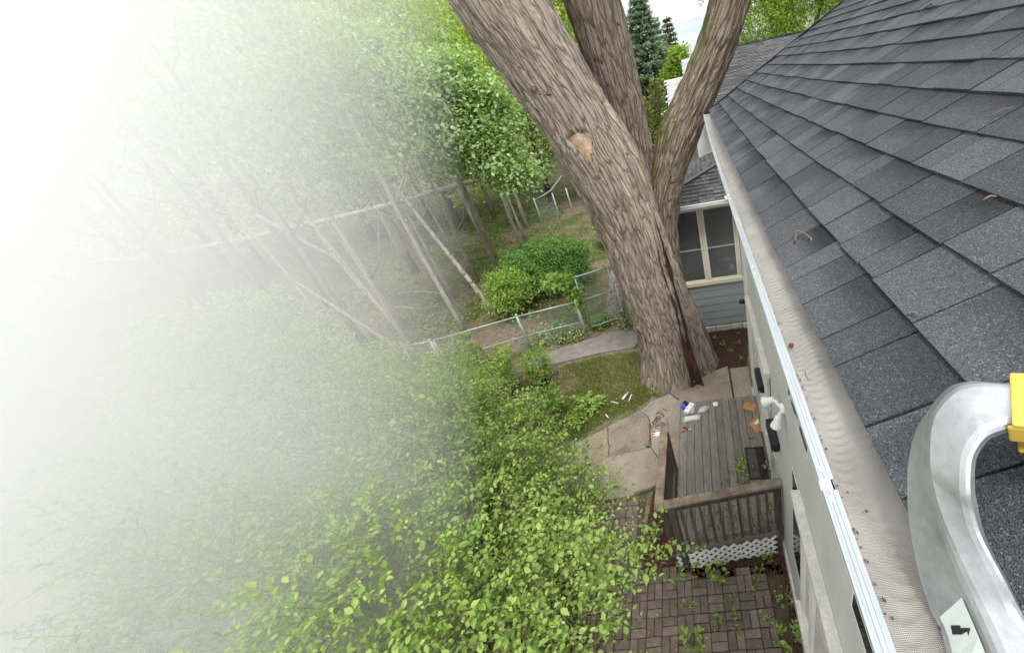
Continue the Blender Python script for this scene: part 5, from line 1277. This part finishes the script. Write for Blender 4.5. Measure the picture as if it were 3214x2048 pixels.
# willow behind the roofs at the right
wi = thing('willow_tree', (6, 26, 0), 'bright yellow-green willow with drooping twigs beyond the grey roof', 'tree')
m = MB(); m.tube([(5.4,26,0), (5.3,26,4), (5.5,26,7.5), (6.0,26,11)], [.3,.24,.15,.08], 9)
m.tube([(5.4,26,5), (6.6,25.6,6.8), (7.2,25.4,8.4), (8.6,25.2,9.2)], [.16,.12,.08,.04], 8); m.tube([(6.8,25.5,7.1), (7.6,25.3,7.6), (8.4,25.2,7.3)], [.07,.05,.02], 7); m.tube([(5.4,26,6), (4.3,25.8,8.3), (3.6,25.6,10)], [.12,.08,.04], 8)
m.build('trunk', MT['bark_dark'], wi, True)
st_, di_ = [], []
for _ in range(1300):
    x = random.uniform(2.4, 11.5); y = random.uniform(23.8, 27.5); z = random.uniform(6.6, 12); 
    if mnoise.noise(Vector((x*.6, y*.6, z*.35))) < -.3: continue
    L_ = random.uniform(.7, 1.6); k = int(L_ / .07)
    for j in range(k): st_.append((x + random.gauss(0, .04), y + random.gauss(0, .04), z - j*.07)); di_.append((random.gauss(0, .6), random.gauss(0, .6), -1.0))
crown('crown', wi, G['willow'], [(4.0,25,7.6,1.6,1.2,1.6,.25), (6.0,25.5,8.6,1.8,1.4,1.6,.25), (8.2,25.2,8.4,1.8,1.4,1.6,.25), (5.2,24.6,6.6,1.3,1.0,.9,.12), (10,25.5,9.2,1.8,1.4,1.6,.13)], 16000, .17, 22, .3, .4)
P = np.array(st_); D = np.array(di_); tag(link('leaves', leaf_mesh('leaves', P, D, rng.normal(size=P.shape), .15*(.6 + .8*rng.random(len(P))), .26), G['willow'], wi), kind='stuff')
far_tree(-6.3, 23.5, 11.5, 1.9, G['wood_y'], 'bright green tree seen between the left and middle stems', 9000, .2, None, .45)

# transmission tower on the horizon
tw_ = thing('transmission_tower', (1.2, 300, 0), 'tiny lattice power transmission tower on the horizon', 'tower')
for s in (-1, 1):
    MB().tube([(1.2 + s*2.4, 300, 0), (1.2 + s*1.0, 300, 18), (1.2 + s*2.0, 300, 24.2)], .12, 5).build('leg', MT['galv'], tw_)
    MB().tube([(1.2 + s*2.2, 300, 3), (1.2 - s*1.1, 300, 16), (1.2 + s*.9, 300, 19), (1.2 - s*1.6, 300, 23)], .08, 5).build('brace', MT['galv'], tw_)
MB().bar((-1.4, 300, 24), (3.8, 300, 24), .2, .25).build('crossarm', MT['galv'], tw_)
MB().bar((0, 300, 19), (2.4, 300, 19), .15, .2).build('crossarm', MT['galv'], tw_)

# ------------------------------------------------------------------ garden shrubs
def mound(name, x, y, zc, rx, ry, rz, lf, label, n, ls, cat='shrub', clump=22, spread=.16, wide=.62, group=None, stems=5, z0=None):
    z0 = gh(x, y) if z0 is None else z0
    t = thing(name, (x, y, z0), label, cat, group); m = MB()
    for k in range(stems):
        a = k * 2.4; m.tube([(x + .05*math.cos(a), y + .05*math.sin(a), z0 - .05), (x + rx*.35*math.cos(a), y + ry*.35*math.sin(a), z0 + zc*.7), (x + rx*.6*math.cos(a), y + ry*.6*math.sin(a), z0 + zc + rz*.3)], [.018, .014, .005], 6)
    m.build('stems', MT['bark_thin'], t, True)
    ells = [(x, y, z0 + zc, rx, ry, rz, .4)] + [(x + rx*.6*math.cos(a), y + ry*.6*math.sin(a), z0 + zc*random.uniform(.6, 1.1), rx*.6, ry*.6, rz*.7, .12) for a in (0, 1.3, 2.5, 3.8, 5)] + [(x + rx*random.uniform(-1, 1), y + ry*random.uniform(-.8, .5), z0 + zc + rz*random.uniform(-.5, .9), rx*.28, ry*.28, rz*.3, .05) for _ in range(7)]
    crown('leaves', t, lf, ells, n, ls, clump, spread, wide); return t
mound('dark_shrub', -6.0, 13.3, .95, 1.35, 1.2, .95, G['bush'], 'dense dark green rounded shrub behind the fence near the big tree', 17000, .075)
mound('dark_shrub', -7.1, 13.9, .75, .9, .9, .75, G['bush'], 'smaller dark green shrub left of the dense rounded one', 7000, .075)
mound('light_shrub', -6.9, 11.4, .95, .62, .6, .75, G['shrub_b'], 'pale green sapling shrub behind the fence rail', 5000, .08)
mound('light_shrub', -4.1, 17.2, .8, .9, .9, .8, G['shrub_b'], 'bright green shrub behind the gate next to the trunk', 5000, .1)
vn = thing('gate_vine', (-4.1, 9.75, 0), 'bright green vine draped over the left side of the gate', 'vine')
MB().tube([(-4.0,9.6,0), (-4.05,9.65,1.0), (-4.3,9.8,1.75)], [.012,.01,.006], 6).build('stem', MT['twig_dark'], vn, True)
crown('leaves', vn, G['shrub_b'], [(-4.25,9.75,1.72,.42,.22,.16,.35), (-4.0,9.68,1.45,.2,.18,.3,.3), (-4.65,9.85,1.66,.28,.2,.14,.2), (-3.95,9.62,1.05,.14,.14,.28,.15)], 1500, .10, 16, .07, .85)
mound('variegated_plant', -5.0, 9.55, .12, .62, .34, .20, G['varieg'], 'pale cream and green variegated plants along the path edge', 3600, .075, 'plant', 20, .10, .6, None, 3)
mound('variegated_plant', -4.35, 9.45, .12, .34, .24, .20, G['varieg'], 'small variegated clump at the left gate post', 1500, .07, 'plant', 20, .08, .6, None, 3)
mound('dark_clump', -4.75, 9.95, .2, .25, .22, .22, G['bush'], 'small dark green clump behind the variegated plants', 900, .06, 'plant', 16, .06, .6, None, 3)
mound('gate_clump', -3.6, 9.95, .14, .24, .22, .20, G['shrub_b'], 'green clump at the foot of the gate left side', 800, .07, 'plant', 14, .06, .7, None, 3)
mound('gate_clump', -2.72, 9.75, .14, .22, .2, .18, G['varieg'], 'green clump at the foot of the right gate post', 800, .07, 'plant', 14, .06, .7, None, 3)
# young saplings in front of the fence and on the lawn
def sapling(x, y, h, spread, nl, lf, label, ls=.075, name='sapling', ns=9):
    t = thing(name, (x, y, 0), label, 'sapling'); m = MB(); S, D = [], []
    for k in range(ns):
        a = k * 2.4 + random.random(); r = spread * random.uniform(.3, 1); hh = h * random.uniform(.6, 1.05)
        tip = Vector((x + math.cos(a)*r, y + math.sin(a)*r, hh)); b = Vector((x + .06*math.cos(a), y + .06*math.sin(a), 0)); mid = b.lerp(tip, .5) + Vector((0, 0, h*.1))
        m.tube([b, mid, tip], [.010, .007, .003], 5)
        for j in range(nl):
            u = random.uniform(.3, 1); p = b.lerp(mid, u*2) if u < .5 else mid.lerp(tip, u*2-1); S.append(p); D.append(Vector((math.cos(a) + random.gauss(0, .9), math.sin(a) + random.gauss(0, .9), random.gauss(.2, .4))))
    m.build('stems', MT['twig_dark'], t, True); sprigs('leaves', t, lf, np.array(S), np.array(D), .22, 6, ls); return t
sapling(-5.35, 7.1, 1.5, .55, 34, G['shrub_b'], 'slender bright sapling in front of the fence, left of the others')
sapling(-4.55, 7.3, 1.35, .35, 22, G['shrub_b'], 'slender bright sapling in front of the variegated plants')
sapling(-6.6, 7.3, 1.7, .8, 42, G['shrub_b'], 'wide bright sapling right beside the fence end post')
sapling(-3.95, 6.0, .9, .45, 22, G['shrub'], 'low leafy sapling at the left edge of the lawn')
sapling(-3.1, 6.25, .4, .35, 12, G['shrub_b'], 'small broad-leaved seedling on the lawn beside the caulk tube', .085, 'seedling', 6)
sapling(-3.45, 5.75, .45, .4, 10, G['shrub'], 'small seedling at the lawn edge above the left slab', .08, 'seedling', 6)

# tall shrubs below the camera: stems, twigs and single leaves
def big_shrub(x, y, blobs, n, ls, lf, label, nl=7, tl=.3):
    t = thing('leafy_shrub', (x, y, 0), label, 'shrub', 'tall shrubs below the roof edge'); m = MB(); S, D = [], []
    for (cx, cy, cz, rx, ry, rz, w) in blobs:
        c = Vector((cx, cy, cz))
        for k in range(3):
            a = random.uniform(0, 6.3); e = c + Vector((rx*.4*math.cos(a), ry*.4*math.sin(a), rz*.1)); b = Vector((x + random.gauss(0, .12), y + random.gauss(0, .12), 0))
            m.tube([b, b.lerp(e, .35) + Vector((0, 0, cz*.15)), b.lerp(e, .75) + Vector((0, 0, cz*.1)), e], [.024, .019, .012, .006], 6)
        k = int(n * w)
        nc = max(6, k // 9); d0 = unit(rng.normal(size=(nc, 3))); d0[:, 2] = np.where(d0[:, 2] < -.35, -d0[:, 2], d0[:, 2]); rr = .45 + .75 * rng.random(nc)**.8
        cc = np.array([cx, cy, cz]) + d0 * np.array([rx, ry, rz]) * rr[:, None]
        for q in range(nc):
            for _ in range(9):
                S.append(cc[q] + rng.normal(size=3) * .13); D.append(d0[q] * .8 + rng.normal(size=3) * .65 + np.array([0, 0, .25]))
            if q % 3 == 0: m.tube([c + Vector(d0[q]) * .15, Vector(cc[q])], [.006, .003], 4, False)
    m.build('stems', MT['shrubstem'], t, True)
    tw2 = MB()
    for p, d in zip(S, D):
        d = Vector(d).normalized() * tl; p = Vector(p)
        tw2.tube([p - d * .35, p + d * .45 - Vector((0, 0, .02 * tl)), p + d * .92 - Vector((0, 0, .15 * tl))], [.0024, .0018, .0009], 3, False)
    tag(tw2.build('twigs', MT['shrubstem'], t), kind='stuff')
    sprigs('leaves', t, lf, np.array(S), np.array(D), tl, nl, ls); return t
big_shrub(-2.1, 1.65, [(-1.95,1.55,2.35,.5,.5,.45,.2), (-2.35,1.3,2.2,.55,.5,.5,.2), (-1.7,1.95,1.95,.42,.42,.42,.15), (-2.15,2.15,1.75,.48,.48,.45,.16), (-1.65,1.15,1.95,.4,.4,.45,.14), (-1.25,1.93,2.05,.34,.10,.10,.035), (-2.0,.95,1.5,.4,.4,.5,.10)], 1150, .064, G['shrub_b'], 'near leafy shrub reaching over the brick patio', 6, .27)
big_shrub(-2.8, 2.85, [(-2.75,2.85,2.35,.55,.55,.5,.25), (-2.35,3.05,1.50,.45,.45,.42,.18), (-3.2,2.6,2.65,.6,.55,.5,.25), (-2.35,3.5,1.00,.35,.35,.35,.10), (-2.95,3.5,1.65,.5,.5,.45,.16), (-1.95,3.35,1.10,.22,.18,.16,.03)], 1200, .06, G['shrub'], 'leafy shrub overhanging the concrete slabs', 6, .26)
big_shrub(-3.2, 1.8, [(-3.0,1.5,2.85,.7,.6,.5,.3), (-3.6,1.9,2.75,.7,.6,.5,.3), (-2.6,1.9,2.45,.5,.5,.5,.2), (-3.3,1.1,2.45,.6,.5,.5,.2)], 1400, .062, G['shrub_b'], 'broad leafy shrub left of the patio under the added mist', 7, .28)
big_shrub(-4.2, 3.4, [(-3.9,3.2,2.65,.7,.65,.55,.26), (-4.6,3.5,2.75,.75,.7,.55,.28), (-3.6,3.9,2.05,.6,.55,.5,.2), (-4.3,4.2,2.15,.7,.6,.5,.26)], 1500, .062, G['shrub_b'], 'leafy shrub in the middle of the thicket', 7, .28)
big_shrub(-5.0, 1.6, [(-4.6,1.5,2.75,.8,.7,.55,.3), (-5.4,1.9,2.75,.8,.7,.55,.3), (-4.8,2.4,2.45,.7,.6,.5,.25), (-5.2,.9,2.55,.8,.6,.5,.2)], 1400, .068, G['shrub_b'], 'leafy shrub deep in the added mist at the lower left', 6, .3)
big_shrub(-5.8, 4.6, [(-5.5,4.2,2.15,.8,.75,.6,.3), (-6.3,4.9,2.15,.9,.8,.6,.35), (-5.2,5.2,1.65,.8,.7,.55,.28), (-4.7,5.3,1.25,.5,.5,.45,.15)], 1500, .068, G['shrub_b'], 'leafy shrub between the thicket and the fence post', 6, .3)
big_shrub(-7.4, 2.8, [(-6.9,2.5,2.45,.9,.8,.6,.3), (-7.8,3.1,2.55,1.0,.9,.6,.35), (-6.7,3.4,2.25,.8,.7,.55,.25), (-8.4,2.3,2.45,.9,.8,.6,.25)], 1800, .078, G['shrub_b'], 'leafy shrub far left in the added mist', 6, .32)
big_shrub(-8.4, 5.6, [(-7.8,5.4,1.95,1.0,.9,.65,.35), (-9.0,5.9,2.15,1.1,.9,.7,.35), (-7.0,6.0,1.55,.8,.7,.55,.25), (-10.3,5.2,2.35,1.1,.9,.7,.25)], 1900, .078, G['shrub_b'], 'leafy shrub before the fence post at the wood edge', 6, .32)
big_shrub(-11.5, 6.8, [(-10.8,6.8,2.15,1.2,1.0,.8,.35), (-12.4,7.2,2.45,1.3,1.1,.9,.35), (-11.6,7.9,2.15,1.2,1.0,.8,.3)], 1400, .12, G['shrub_b'], 'leafy shrub left of the fence within the added mist', 6, .36)
big_shrub(-3.6, .2, [(-3.2,.3,2.30,.7,.6,.6,.35), (-4.2,.2,2.15,.8,.6,.6,.35), (-2.3,.55,1.65,.6,.5,.6,.3)], 1200, .08, G['shrub'], 'leafy shrub at the bottom edge left of the patio', 6, .28)

# weeds on the patio, deck and mulch
def weed(x, y, z, h, n, label, group, ls=.05, lf=None):
    t = thing('weed', (x, y, z), label, 'weed', group); S, D = [], []; m = MB()
    for k in range(n):
        a = k * 2.4 + random.random(); tip = Vector((x + math.cos(a)*h*.5, y + math.sin(a)*h*.5, z + h*random.uniform(.5, 1))); m.tube([(x, y, z), tip], [.003, .0015], 4, False); S.append(Vector((x, y, z)).lerp(tip, .45)); D.append(tip - Vector((x, y, z)))
    m.build('stalk', MT['twig'], t); sprigs('leaves', t, lf or G['shrub_b'], np.array(S), np.array(D), h*.7, 5, ls); return t
gW = 'weeds between the patio bricks'; lW = 'small green weed sprouting between the patio bricks'
for (x, y) in ((-1.05,2.63),(-.806,2.33),(-.976,2.36),(-.275,2.42),(-.495,2.18),(-.294,2.22),(.049,2.64),(.118,2.75),(-.252,2.03),(-.04,2.48),(.12,2.15),(.13,1.97)): weed(x, y, .04, random.uniform(.06, .12), random.choice((3, 4, 5)), lW, gW, .04)
weed(-.85, 2.76, .02, .26, 7, 'leafy weed in front of the lattice at the deck corner post', None, .085)
weed(-.44, 2.70, .02, .26, 8, 'tall leafy weed in front of the middle of the lattice', None, .085)
weed(-.80, 1.92, .04, .24, 7, 'broad-leaved weed at the bottom of the patio', None, .09)
weed(.34, 1.95, .03, .28, 9, 'grassy weed against the wall foot at the bottom', None, .09)
weed(.25, 2.88, .02, .14, 4, 'weed beneath the deck lattice right end', None, .06)
weed(.38, 2.35, .03, .2, 5, 'weed at the wall foot beside the bricks', None, .07)
weed(.03, 4.03, ZD, .17, 7, 'leafy weed growing through the deck beside the mat', None, .075, G['shrub_b'])
weed(.44, 4.0, ZD, .12, 4, 'leafy weed at the wall end of the door mat', None, .075, G['shrub_b'])
weed(.07, 3.78, ZD, .08, 4, 'small weed on the deck below the mat corner', None, .06, G['shrub'])
weed(.265, 4.64, ZD, .05, 3, 'tiny weed sprig on the deck above the mat', None, .04, G['shrub'])
for (x, y) in ((.40,8.1),(.38,7.5),(0,8.15),(.15,7.8),(-.2,8.5),(.45,8.55)): weed(x, y, .02, random.uniform(.06, .13), 4, 'small weed in the mulch below the sunroom', 'weeds in the mulch bed', .05)
weed(-1.67, 5.08, .05, .08, 5, 'weed in the crack between concrete slabs', None, .05)
weed(-1.62, 6.55, .03, .16, 8, 'grassy tuft at the left foot of the big tree', None, .08, G['shrub'])
weed(-.72, 6.78, .04, .14, 7, 'bright weed at the right foot of the big tree', None, .07)
weed(-1.35, 3.3, .02, .16, 6, 'weed in the mulch strip left of the deck', None, .07, G['shrub'])
dt = MB()
for _ in range(60):
    x = -1.55 + random.gauss(0, .06); y = 5.75 + random.gauss(0, .12) + (x+1.55); dt.bar((x, y, .045), (x + random.gauss(0, .05), y + random.gauss(0, .05), .05), .006, .006)
tag(dt.build('plant_debris', MT['twig_dark']), 'brown wisps of dead plant in the slab joint by the deck', 'debris', kind='stuff')

# ------------------------------------------------------------------ mist volume added to whiten the left; no fog in the place itself
az = math.radians(80); fd = Vector((-math.sin(az), math.cos(az), 0)) * 46
nd = Vector((-math.sin(math.radians(163)), math.cos(math.radians(163)), 0)) * 17
def front(z): return Vector((-2.0 - .08 * (6 - z), 3.0 + .6 * (z - 4.6), z))       # the bank leans forward with height
lo, hi = front(-1.0), front(8.8)
hz = MB().add([lo, lo + fd, (-48, -14, -1), lo + nd, hi, hi + fd, (-48, -14, 8.8), hi + nd], [(3,2,1,0), (4,5,6,7), (0,1,5,4), (1,2,6,5), (2,3,7,6), (3,0,4,7)])
m, N, L, B = nodes('fade'); N.remove(B)
pv = N.new('ShaderNodeVolumePrincipled'); pv.inputs['Color'].default_value = (1, 1, 1, 1); pv.inputs['Density'].default_value = .36; pv.inputs['Density Attribute'].default_value = ''; pv.inputs['Anisotropy'].default_value = 0.0
L.new(pv.outputs[0], N['Material Output'].inputs['Volume'])
tag(hz.build('added_haze', m), 'white mist volume added to whiten the shrubs and wood to the left', 'fade', kind='stuff')
